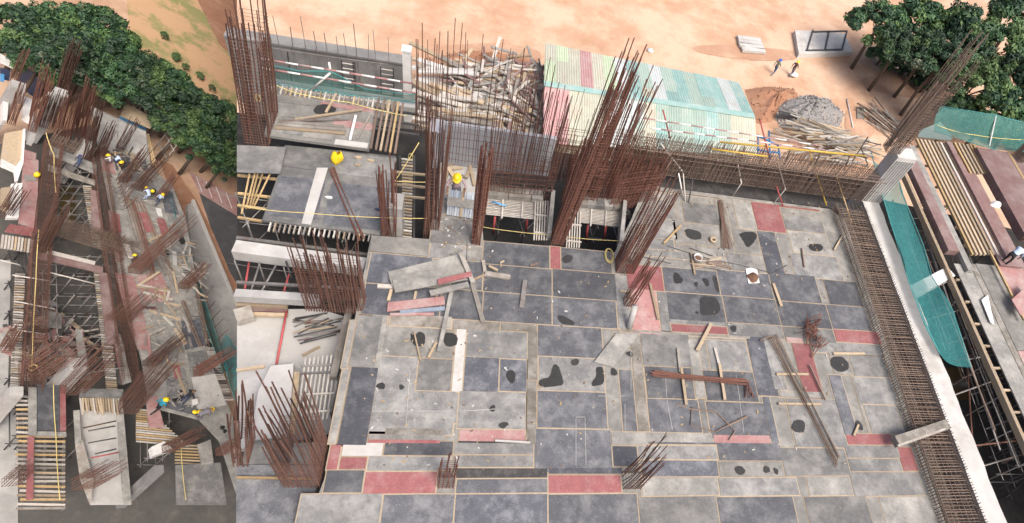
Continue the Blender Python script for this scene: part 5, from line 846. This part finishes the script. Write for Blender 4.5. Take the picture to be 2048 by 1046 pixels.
# fences and far sheets
b = MB(); b.beam(P(40, 150, G2 + 1.2), P(84, 182, G2 + 1.2), .1, 2.4); tag(b.build('site_fence', 'sheet_blue'), 'dark blue sheet fence at the left before the trees', 'fence')
b = MB(); b.beam(P(240, 232, G2 + 1.3), P(300, 262, G2 + 1.3), .1, 1.2); tag(b.build('site_fence', 'tarp_blue'), 'bright blue sheet fence behind the grey deck', 'fence')
polyboard(None, [(248, 212), (258, 208), (308, 240), (300, 258), (240, 232)], 'wood', G2 + 3.2, .1, 'lean_to', label='flat tan shed roof under the trees', cat='roof')
for pts, m, z, l in [([(0, 108), (26, 122), (26, 138), (0, 126)], 'white_paint', -1, 'white sheet roof at the far left edge'), ([(0, 136), (20, 142), (18, 162), (0, 158)], 'sheet_blue', -1.5, 'dark sheet under the white roof at the left edge'), ([(0, 148), (8, 150), (8, 164), (0, 163)], 'tarp_blue', -1.2, 'small bright blue tarp at the left edge')]: polyboard(None, pts, m, z, .08, 'sheet_roof', label=l, cat='sheet')
# decks ---------------------------------------------------------------------------------------------------------------
deck = thing('formwork_deck', 'long grey plywood deck strip on the left site with red panels', 'deck', P(330, 600, 0))
b = MB(); b.prism([P(x, y, 0) for x, y in [(182, 212), (292, 262), (302, 335), (345, 372), (372, 440), (400, 600), (428, 740), (452, 800), (476, 860), (476, 990), (440, 880), (400, 838), (300, 812), (285, 720), (262, 640), (240, 560), (222, 420), (205, 330)]], -.2, 0); b.build('base_sheet', 'ply_light', deck)
for i, (pts, m) in enumerate([([(186, 218), (236, 240), (232, 300), (196, 290)], 'concrete'), ([(238, 241), (291, 264), (296, 318), (236, 292)], 'concrete'), ([(205, 300), (222, 308), (232, 350), (205, 340)], 'ply_pink'), ([(225, 298), (292, 322), (298, 345), (232, 340)], 'ply_dark'), ([(235, 345), (300, 350), (320, 400), (245, 400)], 'ply_grey'), ([(225, 355), (240, 360), (252, 420), (226, 420)], 'ply_light'), ([(322, 375), (345, 385), (358, 430), (330, 425)], 'ply_blue'), ([(335, 430), (362, 435), (376, 520), (345, 520)], 'ply_grey'), ([(230, 545), (268, 552), (290, 640), (255, 640)], 'ply_pink'), ([(255, 642), (290, 642), (300, 700), (275, 700)], 'ply_pink'), ([(272, 552), (322, 545), (345, 600), (290, 610)], 'ply_pink'), ([(292, 612), (345, 602), (360, 660), (300, 670)], 'ply_light'), ([(348, 560), (384, 560), (398, 630), (360, 640)], 'ply_light'), ([(362, 642), (402, 638), (412, 690), (370, 700)], 'ply_blue'), ([(300, 672), (360, 662), (372, 720), (305, 730)], 'ply_light'), ([(330, 735), (368, 730), (380, 790), (335, 800)], 'ply_grey'), ([(374, 705), (412, 700), (425, 745), (380, 750)], 'ply_grey'), ([(383, 755), (430, 748), (452, 810), (395, 820)], 'concrete_pale'), ([(336, 804), (392, 812), (405, 834), (330, 816)], 'ply_dark'), ([(408, 824), (455, 815), (474, 872), (474, 900), (425, 845)], 'ply_light'), ([(215, 420), (230, 425), (250, 520), (232, 525)], 'ply_maroon'), ([(252, 425), (300, 430), (315, 470), (262, 480)], 'ply_light'), ([(255, 482), (330, 478), (335, 530), (270, 540)], 'ply_grey')]):
    o = polyboard(deck, pts, m, .01 + .002 * (i % 5), .025)
for x, y, rx, ry in [(364, 480, .3, .5), (418, 688, .25, .3), (335, 505, .2, .3), (352, 800, .3, .2), (366, 790, .3, .4), (445, 855, .2, .2), (450, 862, .15, .2), (395, 830, .2, .15)]: patch(deck, x, y, rx, ry, .05)
for i, (pts, m, l) in enumerate([([(277, 426), (292, 425), (308, 462), (293, 466)], 'ply_red', 'red loose sheet lying on the left site deck, middle of three'), ([(313, 436), (328, 438), (337, 464), (323, 470)], 'ply_red', 'red loose sheet lying on the left site deck, rightmost of three'), ([(223, 424), (238, 430), (242, 466), (228, 460)], 'ply_red', 'red loose sheet lying on the left site deck, leftmost of three'), ([(291, 800), (312, 790), (328, 856), (298, 857)], 'ply_pink', 'pink sheet under the worker in teal at the bottom of the left site'), ([(344, 728), (358, 727), (362, 755), (350, 758)], 'ply_red', 'small folded red panel near the bottom right of the left site'), ([(311, 416), (322, 418), (325, 434), (316, 432)], 'white_paint', 'white board lying near the workers on the left site deck'), ([(283, 606), (298, 600), (314, 622), (286, 626)], 'ply_light', 'pale sheet scrap on the pink panels'), ([(246, 488), (258, 490), (268, 520), (258, 518)], 'white_paint', 'white frame sheet beside the dark long beam'), ([(284, 612), (312, 614), (312, 620), (284, 618)], 'ply_red', 'red strip edge below the pale scrap on the pink panels'), ([(344, 502), (352, 504), (354, 532), (346, 530)], 'concrete_pale', 'pale block standing in the dark tray on the deck')]): polyboard(None, pts, m, .07, .06, 'loose_sheet', label=l, cat='sheet')
# loose bars and timbers on the deck
for k, (x0, y0, x1, y1, l) in enumerate([(248, 388, 300, 560, 'left'), (262, 398, 302, 545, 'middle'), (275, 400, 345, 560, 'right'), (362, 600, 396, 690, 'lower'), (385, 560, 410, 690, 'far right')]):
    t = thing('rebar_bundle', f'{l} brown rebar bundle lying along the left site deck', 'rebar', P(x0, y0, .1))
    for i in range(6): bar(t, P(x0 + i * 1.6, y0 + rnd(-5, 5), .08 + .02 * (i % 2)), P(x1 + i * 1.8, y1 + rnd(-8, 8), .08 + .02 * (i % 2)), .035, 'rust_tan' if k != 1 else 'rust_red')
pile('timber_offcuts', 'scattered pale battens on the middle of the left site deck', 'timber', 325, 560, .05, 2.4, 5, .25, 22, ['wood', 'slat_white', 'wood_grey', 'wood'], (.8, 2.6), .12, .08)
pile('timber_offcuts', 'scattered battens above the concrete patch on the left site deck', 'timber', 330, 660, .05, 2.2, 3, .25, 18, ['wood', 'slat_white', 'wood_grey', 'ply_light'], (.8, 2.2), .14, .08)
pile('timber_offcuts', 'timber bits by the working group near the top of the left deck', 'timber', 262, 330, .05, 2, 2, .2, 18, ['wood_grey', 'wood', 'steel_dark'], (.6, 1.6), .12, .1)
pile('timber_offcuts', 'timber bits along the right edge of the left site deck', 'timber', 385, 540, .05, 1.0, 4, .2, 24, ['wood_grey', 'wood', 'slat_white'], (.6, 1.6), .12, .1)
for x0, y0, x1, y1, m, l in [(258, 396, 310, 412, 'wood_grey', 'brown beam lying behind the red sheets'), (276, 570, 335, 583, 'slat_white', 'long white batten across the pink panels, far one'), (284, 585, 345, 600, 'slat_white', 'long white batten across the pink panels, near one'), (298, 622, 360, 640, 'wood', 'tan batten bent across the deck below the pink panels'), (350, 738, 375, 800, 'wood', 'thin tan batten standing along the panel by the bent worker'), (335, 730, 368, 728, 'wood', 'tan batten beside the small red panel'), (295, 665, 300, 720, 'ply_pink', 'thin pink lath lying near the middle of the deck')]: plank(x0, y0, x1, y1, .18, .12, m, l, 'batten', z=.06, name='batten')
# deck edge joists and nets down the right side
for nm, a_, c_, n in [('upper right', (334, 408), (362, 486), 22), ('middle right', (362, 500), (400, 650), 40), ('lower right', (402, 655), (455, 800), 36)]:
    t = thing('joist_row', f'row of joist ends along the {nm} edge of the left site deck', 'joists', P(*a_, 0))
    for i in range(n): f = i / (n - 1); x, y = a_[0] + (c_[0] - a_[0]) * f, a_[1] + (c_[1] - a_[1]) * f; b = MB(); p = P(x, y, -.05); b.beam(p - [.3, 0, 0], p + [.45, .05, 0], .1, .12); b.build('joist', random.choice(['wood_grey', 'slat_white', 'steel_dark']), t)
net([(338, 386, .2), (350, 430, .1), (362, 476, .1)], [(350, 382, -.3), (364, 430, -.5), (374, 476, -.5)], 'small teal net at the upper right deck edge of the left site', 'net', sag=.1)
net([(368, 500, .2), (392, 590, .1), (425, 690, .1), (446, 745, .1)], [(380, 500, -.6), (406, 590, -.8), (440, 690, -.8), (460, 740, -.8)], 'long pale teal net down the right deck edge of the left site', 'net_dim', sag=.1)
net([(440, 690, .2), (456, 760, .1), (470, 800, .1)], [(452, 668, .2), (476, 700, .1), (476, 780, .1)], 'teal net at the lower right edge of the left site', 'net', sag=.1)
# long beams of the left site
def cage_px(label, a_, c_, wid, h0, h1, ns, nl, m, z=0, side=1): return cage('beam_cage', label, P(*a_, z), P(*c_, z), wid, h0, h1, ns, nl, m, False, side)
cage_px('long rusty beam cage down the left edge of the left site, lower half', (60, 490), (38, 778), 1.1, 0, .7, 70, 6, 'rust'); cage_px('long rusty beam cage down the left edge of the left site, upper half', (88, 285), (62, 480), 1.1, 0, .7, 55, 6, 'rust')
cage_px('dark long beam cage between the red panels of the left site', (180, 300), (243, 760), 1.0, -.3, .5, 110, 5, 'rust', 0, 1)
cage_px('pale cross beam cage in the middle of the left site', (90, 462), (262, 515), 1.3, -.2, .6, 60, 6, 'rust_tan')
for pts, m, l in [([(186, 300), (200, 300), (250, 770), (236, 770)], 'ply_black', 'dark trough under the long beam cage'), ([(180, 380), (196, 384), (208, 470), (184, 462)], 'ply_maroon', 'maroon sheet left of the dark beam, upper'), ([(197, 545), (214, 548), (238, 690), (212, 690)], 'ply_maroon', 'maroon sheet left of the dark beam, lower'), ([(78, 505), (205, 535), (205, 548), (76, 518)], 'ply_maroon', 'maroon strip along the cross beam'), ([(225, 660), (242, 700), (246, 735), (236, 735)], 'ply_red', 'red beam side at the lower end of the dark beam'), ([(92, 500), (190, 524), (188, 532), (92, 508)], 'slat_white', 'white slatted strip along the cross beam'), ([(225, 665), (240, 670), (262, 765), (245, 770)], 'ply_light', 'pale sheet below the dark beam'), ([(150, 660), (162, 660), (182, 760), (160, 760)], 'ply_light', 'pale sheet strip left of the slatted beam bottom'), ([(100, 292), (192, 330), (192, 350), (98, 310)], 'ply_grey', 'grey beam form at the far end of the deep pit'), ([(96, 330), (190, 362), (190, 372), (96, 342)], 'ply_brown', 'second beam form at the far end of the deep pit')]: polyboard(None, pts, m, -.35 if 'trough' in l else -.05, .1, 'beam_form', label=l, cat='formwork')
for nm, a_, c_, w, n, z in [('slatted beam bottom with pale battens beside the deep pit', (166, 372), (186, 492), 16, 30, -.3), ('long slatted beam bottom down the middle of the left site', (188, 545), (214, 790), 22, 56, -.3), ('slatted ladder of battens at the far left edge', (30, 548), (20, 775), 20, 46, -.5), ('short slatted strip of battens beside the pink beam', (118, 310), (176, 332), 0, 0, 0)]:
    if not n: continue
    t = thing('slatted_beam', nm, 'joists', P(*a_, z))
    for i in range(n): f = i / (n - 1); x, y = a_[0] + (c_[0] - a_[0]) * f, a_[1] + (c_[1] - a_[1]) * f; b = MB(); b.beam(P(x, y, z + .02 * (i % 2)), P(x + w, y + rnd(0, 2.5), z + .02 * (i % 2)), .1, .08); b.build('batten', random.choice(['wood', 'slat_white', 'wood_grey', 'wood_grey']), t)
    for s in (.2, .8): b = MB(); b.beam(P(a_[0] + w * s, a_[1], z - .1), P(c_[0] + w * s, c_[1], z - .1), .1, .12); b.build('bearer', 'steel_dark', t)
scaffold('scaffold_tower', 'dark scaffold inside the deep pit of the left site', [(x, y) for y in (335, 365, 395, 425, 455, 480) for x in (100, 122, 144, 166)], 4, L2, 'steel', 4, r=.045)
SF = scaffold('scaffold_tower', 'scaffold around the timber heap of the left site', [(x, y) for y in (560, 600, 640, 680, 720, 760) for x in (75, 108, 140, 162, 182)], 3.8, L2, 'steel', 3, r=.05)
scaffold('scaffold_tower', 'scaffold props along the far left edge of the left site', [(x, y) for y in (520, 580, 640, 700, 770, 830, 900) for x in (8, 28)], 3.6, L2, 'steel_dark', 3, r=.05)
scaffold('scaffold_tower', 'scaffold beneath the bottom joists of the left site', [(x, y) for y in (820, 880, 940) for x in (40, 75, 110, 270, 300)], 3.4, L2, 'steel', 3, r=.05)
for x0, y0, x1, y1 in [(25, 550, 100, 562), (28, 602, 110, 618), (0, 520, 40, 530), (100, 545, 200, 570), (180, 745, 250, 735), (35, 660, 90, 668)]: pole([(x0, y0, .5), (x1, y1, .5)], .05, 'slat_white', None, parent=SF, name='tube')
# far left: tan slab, white walls, pink deck, red beam
for pts, z, m, th, l, c in [([(8, 268), (44, 262), (40, 322), (28, 336), (0, 322)], .1, 'wood', .15, 'tan earth covered slab with a white border at the far left', 'slab'), ([(44, 262), (48, 262), (44, 330), (30, 372), (26, 340), (40, 322)], .1, 'white_paint', .3, 'white wall along the tan slab', 'wall'), ([(0, 322), (28, 336), (26, 345), (0, 334)], .1, 'white_paint', .3, 'white low wall below the tan slab', 'wall'), ([(0, 380), (18, 378), (12, 425), (0, 420)], .3, 'wood', .3, 'second tan slab below the white wall', 'slab'), ([(20, 372), (42, 370), (34, 440), (10, 440)], .1, 'white_paint', .3, 'white plaster slab left of the pink deck', 'slab'), ([(46, 314), (76, 322), (74, 400), (72, 460), (36, 448), (42, 372)], .2, 'ply_pink', .12, 'pink plywood deck beside the left beam cage', 'deck'), ([(48, 300), (72, 308), (70, 322), (48, 318)], .3, 'ply_pink', .1, 'small pink sheet above the pink deck', 'sheet'), ([(48, 350), (72, 352), (72, 362), (50, 362)], .36, 'ply_light', .05, 'pale sheet on the pink deck', 'sheet'), ([(40, 200), (70, 212), (60, 250), (42, 240)], .2, 'white_paint', .6, 'white wall block below the blue fence', 'wall'), ([(0, 205), (12, 208), (8, 250), (0, 250)], .4, 'white_paint', .6, 'white wall at the far left edge', 'wall'), ([(92, 190), (112, 198), (108, 210), (90, 202)], .2, 'white_paint', .5, 'small white wall behind the big rebar', 'wall'), ([(54, 272), (66, 276), (62, 292), (52, 288)], .2, 'concrete', .6, 'grey concrete stub above the left beam cage', 'stub')]: polyboard(None, pts, m, z, th, {'slab': 'earth_slab', 'wall': 'low_wall', 'deck': 'plywood_deck', 'sheet': 'loose_sheet', 'stub': 'concrete_stub'}[c], label=l, cat=c)
t = thing('beam_form', 'red beam side form at the end of the pink deck', 'formwork', P(40, 470, 0))
for i in range(4): f0, f1 = i / 4, (i + .95) / 4; a_, c_ = P(14 + 60 * f0, 456 + 10 * f0, -.1), P(14 + 60 * f1, 456 + 10 * f1, -.1); b = MB(); b.beam(a_, c_, .08, 1.0); b.build('board', 'ply_red', t)
t = thing('joist_row', 'row of joists under the red beam side', 'joists', P(40, 480, -.6))
for i in range(10): x = 6 + i * 6.5; b = MB(); b.beam(P(x, 470 + i, -.7), P(x - 3, 496 + i, -.7), .12, .14); b.build('joist', random.choice(['wood', 'slat_white']), t)
lathe('yellow_bag', P(72, 352, .4), [(0, 0), (.19, 0), (.21, .2), (.17, .4), (0, .42)], 'plastic_yellow', 'small yellow bag on the edge of the pink deck', 'yellow_bag')  # yellow bag, simplified to a round turned shape
# columns
for x, y, x2, y2, w, m, l in [(98, 222, 124, 184, .9, 'concrete', 'grey concrete column in front of the tree belt'), (10, 214, 32, 170, .9, 'concrete', 'grey concrete column at the far left'), (160, 308, 166, 285, .6, 'concrete', 'short concrete column by the deep pit'), (128, 760, 142, 728, 1.0, 'concrete', 'short grey column between the lower rebar columns'), (18, 800, 34, 782, .7, 'concrete', 'grey column base at the lower left edge'), (292, 962, 296, 938, .6, 'wall_dark', 'grey column below the joists at the bottom')]:
    p = P(x, y, 0); h = height_to(p, y2); b = MB(); b.box(p[0] - w / 2, p[0] + w / 2, p[1] - w / 2, p[1] + w / 2, -4, h); tag(b.build('concrete_column', m), l, 'column')
# rebar columns of the left site
for x, y, x2, y2, w, d, nx, ny, m, l in [
    (64, 254, 98, 140, .5, 1.2, 5, 10, 'rust_red', 'dense leaf shaped rebar column before the left end of the tree belt'), (122, 186, 150, 90, .7, .7, 8, 8, 'rust', 'rebar rising from the grey column into the silvery tree'), (122, 282, 146, 195, 1.0, 1.2, 9, 10, 'rust_red', 'dense red brown rebar column above the deep pit'), (158, 276, 186, 166, .6, 1.0, 6, 10, 'rust_red', 'tall dark rebar column right of the deep pit'), (172, 312, 200, 215, .5, .9, 5, 8, 'rust', 'rebar column at the upper end of the dark beam'), (92, 250, 112, 190, .9, .9, 8, 6, 'rust', 'loose rebar group left of the dense red brown column'), (198, 312, 226, 250, .6, .5, 6, 4, 'rust', 'open rebar group at the far left corner of the grey deck'), (238, 300, 270, 244, .6, .3, 6, 2, 'rust', 'thin rebar group standing on the far grey deck'), (245, 362, 292, 300, .6, .5, 7, 5, 'rust', 'slanting dark rebar bundle by the crouching workers'), (272, 378, 330, 312, .9, .4, 9, 2, 'rust', 'open row of rebar right of the crouching workers'), (318, 395, 350, 350, .6, .3, 7, 2, 'rust', 'thin rebar row behind the standing pair of workers'), (80, 496, 124, 412, .7, .9, 6, 9, 'rust', 'large rebar column at the left end of the cross beam'), (268, 542, 374, 442, .9, .6, 9, 5, 'rust', 'long slanting rebar column beside the yellow helmet'), (366, 574, 412, 530, .8, .5, 9, 4, 'rust', 'dark rebar column at the right deck edge'), (62, 745, 145, 690, 1.4, 1.2, 9, 8, 'rust', 'wide splayed rebar column above the bottom left board'), (140, 778, 222, 695, 1.4, 1.0, 10, 6, 'rust', 'wide splayed rebar column right of the bottom left board'), (255, 815, 335, 722, 1.1, 1.1, 9, 9, 'rust', 'dense slanting rebar column beside the worker in teal'), (298, 728, 362, 672, .9, .4, 9, 4, 'rust', 'rebar row near the middle of the lower deck'), (392, 745, 474, 700, .5, .8, 5, 8, 'rust_red', 'dense dark rebar column at the right edge of the left site'), (335, 898, 432, 862, .8, .6, 8, 5, 'rust', 'low slanting rebar group by the bending worker at the bottom'), (440, 905, 476, 880, .7, .5, 6, 4, 'rust_red', 'dark rebar at the bottom right corner of the left site'), (165, 968, 262, 930, 1.2, .8, 8, 5, 'rust', 'rebar group at the bottom middle of the left site'), (22, 245, 46, 175, .5, .6, 5, 5, 'rust', 'rebar group by the far left column'), (8, 430, 44, 375, .7, .6, 7, 3, 'rust', 'thin rebar row over the white plaster slab'), (28, 160, 52, 100, .5, .5, 6, 3, 'rust', 'thin tall rebar before the tan ground at the top left'), (10, 700, 40, 650, .6, .5, 6, 3, 'rust', 'thin rebar group at the far left edge'), (235, 640, 290, 590, 1.6, .3, 10, 2, 'rust', 'sparse rebar row standing over the pink panels'), (20, 965, 60, 930, .8, .5, 6, 3, 'rust', 'rebar group at the bottom left corner')]:
    p = P(x, y, 0); h = height_to(p, y2); q = proj(p + np.array([0, 0, h])); tip = P(x2, y2, h); ln = (tip - p)[:2] / max(h, .1); ln = np.clip(ln, -.28, .28)
    rebar_column(x, y, w, d, nx, ny, h * 1.12, l, lean=tuple(ln), splay=.03, r=.026, m=m, ties=.3, tie_to=.5, single=True, jit=.3)
for a_, c_, l in [((205, 470), (232, 500), 'sparse rebar row standing on the dark beam'), ((232, 360), (250, 420), 'sparse rebar row by the first red sheet'), ((408, 600), (460, 760), 'row of thin rebar along the right net')]: wall_mesh(l, a_, c_, 0, 9, 1, 2.2, .8, 'rust', .1, 1, .03)
wall_mesh('rebar wall rising along the far beam of the deep pit', (95, 290), (180, 318), 0, 16, 8, 2.4, 1.6, 'rust_tan', .05, 1, .03)
# bottom of the left site
t = thing('plywood_board', 'dark grey board with a pink edge strip at the lower left', 'deck', P(100, 820, .1))
polyboard(t, [(74, 770), (118, 772), (118, 862), (74, 862)], 'ply_dark', .12, .1, 'board'); polyboard(t, [(119, 772), (130, 773), (131, 863), (119, 862)], 'ply_red', .12, .1, 'edge_strip'); polyboard(t, [(74, 864), (131, 865), (132, 874), (73, 873)], 'ply_light', .1, .1, 'end_strip'); polyboard(t, [(56, 776), (72, 776), (72, 872), (56, 870)], 'ply_light', .08, .1, 'side_strip')
polyboard(None, [(55, 874), (67, 874), (65, 1000), (52, 1000)], 'ply_red', .05, .1, 'loose_sheet', label='red strip running to the bottom at the lower left', cat='sheet')
t = thing('joist_row', 'open tan joists at the bottom left of the left site', 'joists', P(80, 900, -.2))
for i in range(26): y = 792 + i * 9; b = MB(); x0, x1 = (32, 70) if y < 870 else (30 + rnd(0, 12), 130); b.beam(P(x0, y, -.15), P(x1, y + rnd(-1, 3), -.15), .11, .12); b.build('joist', random.choice(['wood', 'wood_yellow', 'slat_white', 'wood_grey']), t)
for x in (48, 90, 128): b = MB(); b.beam(P(x, 880, -.35), P(x - 3, 1020, -.35), .14, .14); b.build('bearer', 'steel', t)
t = thing('batten_rack', 'grey plank with a fringe of pale battens below it', 'battens', P(200, 790, 0))
polyboard(t, [(160, 778), (246, 780), (242, 797), (158, 794)], 'ply_grey', .2, .1, 'plank')
for i in range(17): x = 160 + i * 5.1; b = MB(); b.beam(P(x, 796, .0), P(x + rnd(1, 6), 818 + rnd(0, 12), -.1), .09, .1); b.build('batten', random.choice(['wood', 'slat_white', 'wood']), t)
polyboard(None, [(152, 822), (238, 828), (252, 930), (256, 1010), (180, 1010), (165, 900)], 'floor_pale', -1.2, .2, 'lower_slab', label='pale concrete slab below the batten fringe', cat='slab')
for i, (x0, y0, x1, y1, m) in enumerate([(166, 856, 232, 842, 'rust'), (176, 862, 230, 852, 'steel_dark'), (176, 886, 232, 876, 'steel_dark'), (182, 916, 250, 902, 'red_paint'), (190, 908, 232, 898, 'steel_dark')]): pole([(x0, y0, -1.0), (x1, y1, -1.0)], .05, m, f'{["rusty bar on the pale slab, farthest", "dark bar on the pale slab, second", "dark bar on the pale slab, third", "red bar on the pale slab, nearest", "dark short bar on the pale slab, fourth"][i]} from the batten fringe', 'bar', 'loose_bar')
for pts, m, l in [([(146, 822), (158, 822), (162, 890), (150, 888)], 'ply_light', 'pale edge board left of the pale slab'), ([(232, 826), (246, 826), (262, 1010), (246, 1010)], 'ply_light', 'pale edge board right of the pale slab'), ([(150, 890), (164, 880), (186, 960), (180, 1010), (160, 960)], 'wood_grey', 'rough brown board beside the pale slab')]: polyboard(None, pts, m, -.5, .1, 'edge_board', label=l, cat='board')
t = thing('joist_row', 'open tan joists around the pink sheet at the bottom of the left site', 'joists', P(300, 850, -.2))
for i in range(15): y = 818 + i * 4.6; b = MB(); b.beam(P(272, y, -.3), P(300 + i * 5.5, y + 4 + i * .4, -.3), .09, .1); b.build('joist', random.choice(['wood', 'wood_yellow', 'slat_white']), t)
for i in range(7): y = 890 + i * 6; b = MB(); b.beam(P(350, y, -.3), P(402, y + 2, -.3), .09, .1); b.build('joist', random.choice(['wood', 'wood_yellow']), t)
polyboard(None, [(350, 932), (440, 926), (452, 1010), (352, 1010)], 'ply_grey', -.1, .1, 'loose_sheet', label='grey sheet at the bottom right of the left site', cat='sheet')
polyboard(None, [(296, 900), (322, 888), (340, 904), (300, 918)], 'white_paint', -.5, .5, 'concrete_pier', label='white pier block below the joists at the bottom', cat='pier')
polyboard(None, [(394, 890), (420, 880), (426, 926), (402, 930)], 'ply_light', 0, .1, 'loose_sheet', label='pale narrow sheet by the bending worker', cat='sheet')
pile('timber_scrap_heap', 'heap of grey and pink scrap timber in the pit of the left site', 'timber', 98, 690, L2 + 1.2, 2.6, 3.2, 1.0, 80, ['wood_grey', 'wood', 'ply_light', 'ply_pink', 'steel_dark'], (1.0, 2.6), .2, .1)
polyboard(None, [(84, 620), (124, 628), (122, 658), (84, 654)], 'ply_light', L2 + 2.6, .06, 'loose_sheet', label='pale grey sheet on top of the scrap timber heap', cat='sheet'); polyboard(None, [(82, 602), (108, 602), (118, 614), (84, 612)], 'ply_grey', L2 + 2.7, .06, 'loose_sheet', label='darker grey sheet behind the pale sheet on the heap', cat='sheet')
for pts, l in [([(78, 460, 1.2), (72, 560, .8), (64, 735, .6)], 'yellow rope running down the left beam cage'), ([(107, 765, 1.0), (112, 870, .4), (120, 1000, .4)], 'yellow rope hanging over the dark grey board'), ([(92, 265, 1.5), (108, 310, .8), (112, 385, .4)], 'yellow rope by the deep pit'), ([(362, 890, .6), (372, 1000, .4)], 'yellow rope at the bottom right of the left site')]: rope(pts, l, .03, .1)
c0 = P(66, 735, .6); b = MB(); b.tube([c0 + [.22 * math.cos(t_), .1 * math.sin(t_), .22 * math.sin(t_)] for t_ in np.linspace(0, 12, 24)], .05, 0, 5); tag(b.build('rope_coil', 'rope', None, True), 'yellow rope knot at the lower end of the left beam cage', 'rope')
t = thing('guard_rail', 'dark yellow guard rail at the far right corner of the grey deck', 'railing', P(300, 300, 0))
for pts in ([(294, 268, .5), (308, 335, .5)], [(297, 268, .9), (312, 335, .9)]): pole(pts, .07, 'wood_yellow', None, parent=t, name='rail')
for x, y in ((295, 270), (301, 300), (307, 332)): pole([(x, y, 0), (x + 2, y, 1.0)], .05, 'steel', None, parent=t, name='post')
scaffold('scaffold_tower', 'pale scaffold mast beyond the corner of the grey deck', [(306, 300), (314, 312), (322, 330)], 4.5, G2, 'slat_white', 3, r=.05)
# people of the left site
person('worker in teal shirt and yellow helmet standing on the pink sheet', P(306, 824, .15), -1.0, pose('walk'), 'cloth_teal', 'cloth_black', 'helmet_yellow', size=1.25)
person('person in black shirt holding white paper near the bottom of the left site', P(362, 806, .05), -1.2, pose('hold'), 'cloth_black', 'cloth_navy', None, size=1.25)
polyboard(None, [(383, 800), (394, 797), (396, 808), (386, 811)], 'white_paint', 1.1, .03, 'paper_sheet', label='white drawing sheet held by the person in black', cat='paper')
person('bending worker in grey shirt and yellow helmet at the bottom right of the left site', P(392, 838, .05), -1.3, pose('bend'), 'cloth_grey', 'cloth_grey', 'helmet_yellow', size=1.2)
for x, y, ya, k, sh_, tr, he, l in [(214, 326, 1.2, 'crouch', 'cloth_white', 'cloth_grey', 'helmet_yellow', 'crouching worker in white at the far grey deck'), (228, 325, -1.0, 'crouch', 'cloth_sky', 'cloth_navy', None, 'crouching worker in light blue beside the one in white'), (240, 336, 2.0, 'crouch', 'cloth_brown', 'cloth_brown', 'helmet_yellow', 'dark clothed crouching worker with yellow helmet at the far deck'), (289, 398, .5, 'bend', 'cloth_sky', 'cloth_sky', 'helmet_yellow', 'bending worker in light blue behind the red sheets'), (300, 390, 2.6, 'bend', 'cloth_black', 'cloth_black', 'helmet_yellow', 'dark worker beside the bending light blue worker'), (310, 408, -.5, 'walk', 'cloth_sky', 'cloth_navy', 'helmet_yellow', 'standing worker in light blue shirt and navy trousers'), (266, 526, 1.0, 'crouch', 'cloth_brown', 'cloth_brown', 'helmet_yellow', 'worker with yellow helmet hidden beside the long slanting rebar'), (150, 335, 0, 'bend', 'cloth_navy', 'cloth_navy', 'helmet_blue', 'worker in blue bending in the deep pit')]: person(l, P(x, y, .05), ya, pose(k), sh_, tr, he, size=.95)
t = thing('helmet_pair', 'pair of yellow helmets lying by the person in black', 'helmet', P(390, 824, .05))
for dx in (0, .35): lathe('shell', WL[t.name] + [dx, 0, 0], [(.2, 0), (.16, .02), (.14, .1), (.08, .16), (0, .18)], 'helmet_yellow', 0, 0, parent=t)
litter(deck, [(220, 300, 300, 420), (270, 430, 370, 560), (290, 560, 390, 720), (340, 720, 440, 820)], 260, .05, ['wood', 'slat_white', 'wood_grey', 'concrete_pale', 'steel_dark'], (.05, .3))
# ================================================================== set site B in place
bpy.context.view_layer.update()
M = Matrix(MB_WORLD.tolist())
for o in FB['objs']: o.matrix_world = M @ o.matrix_world
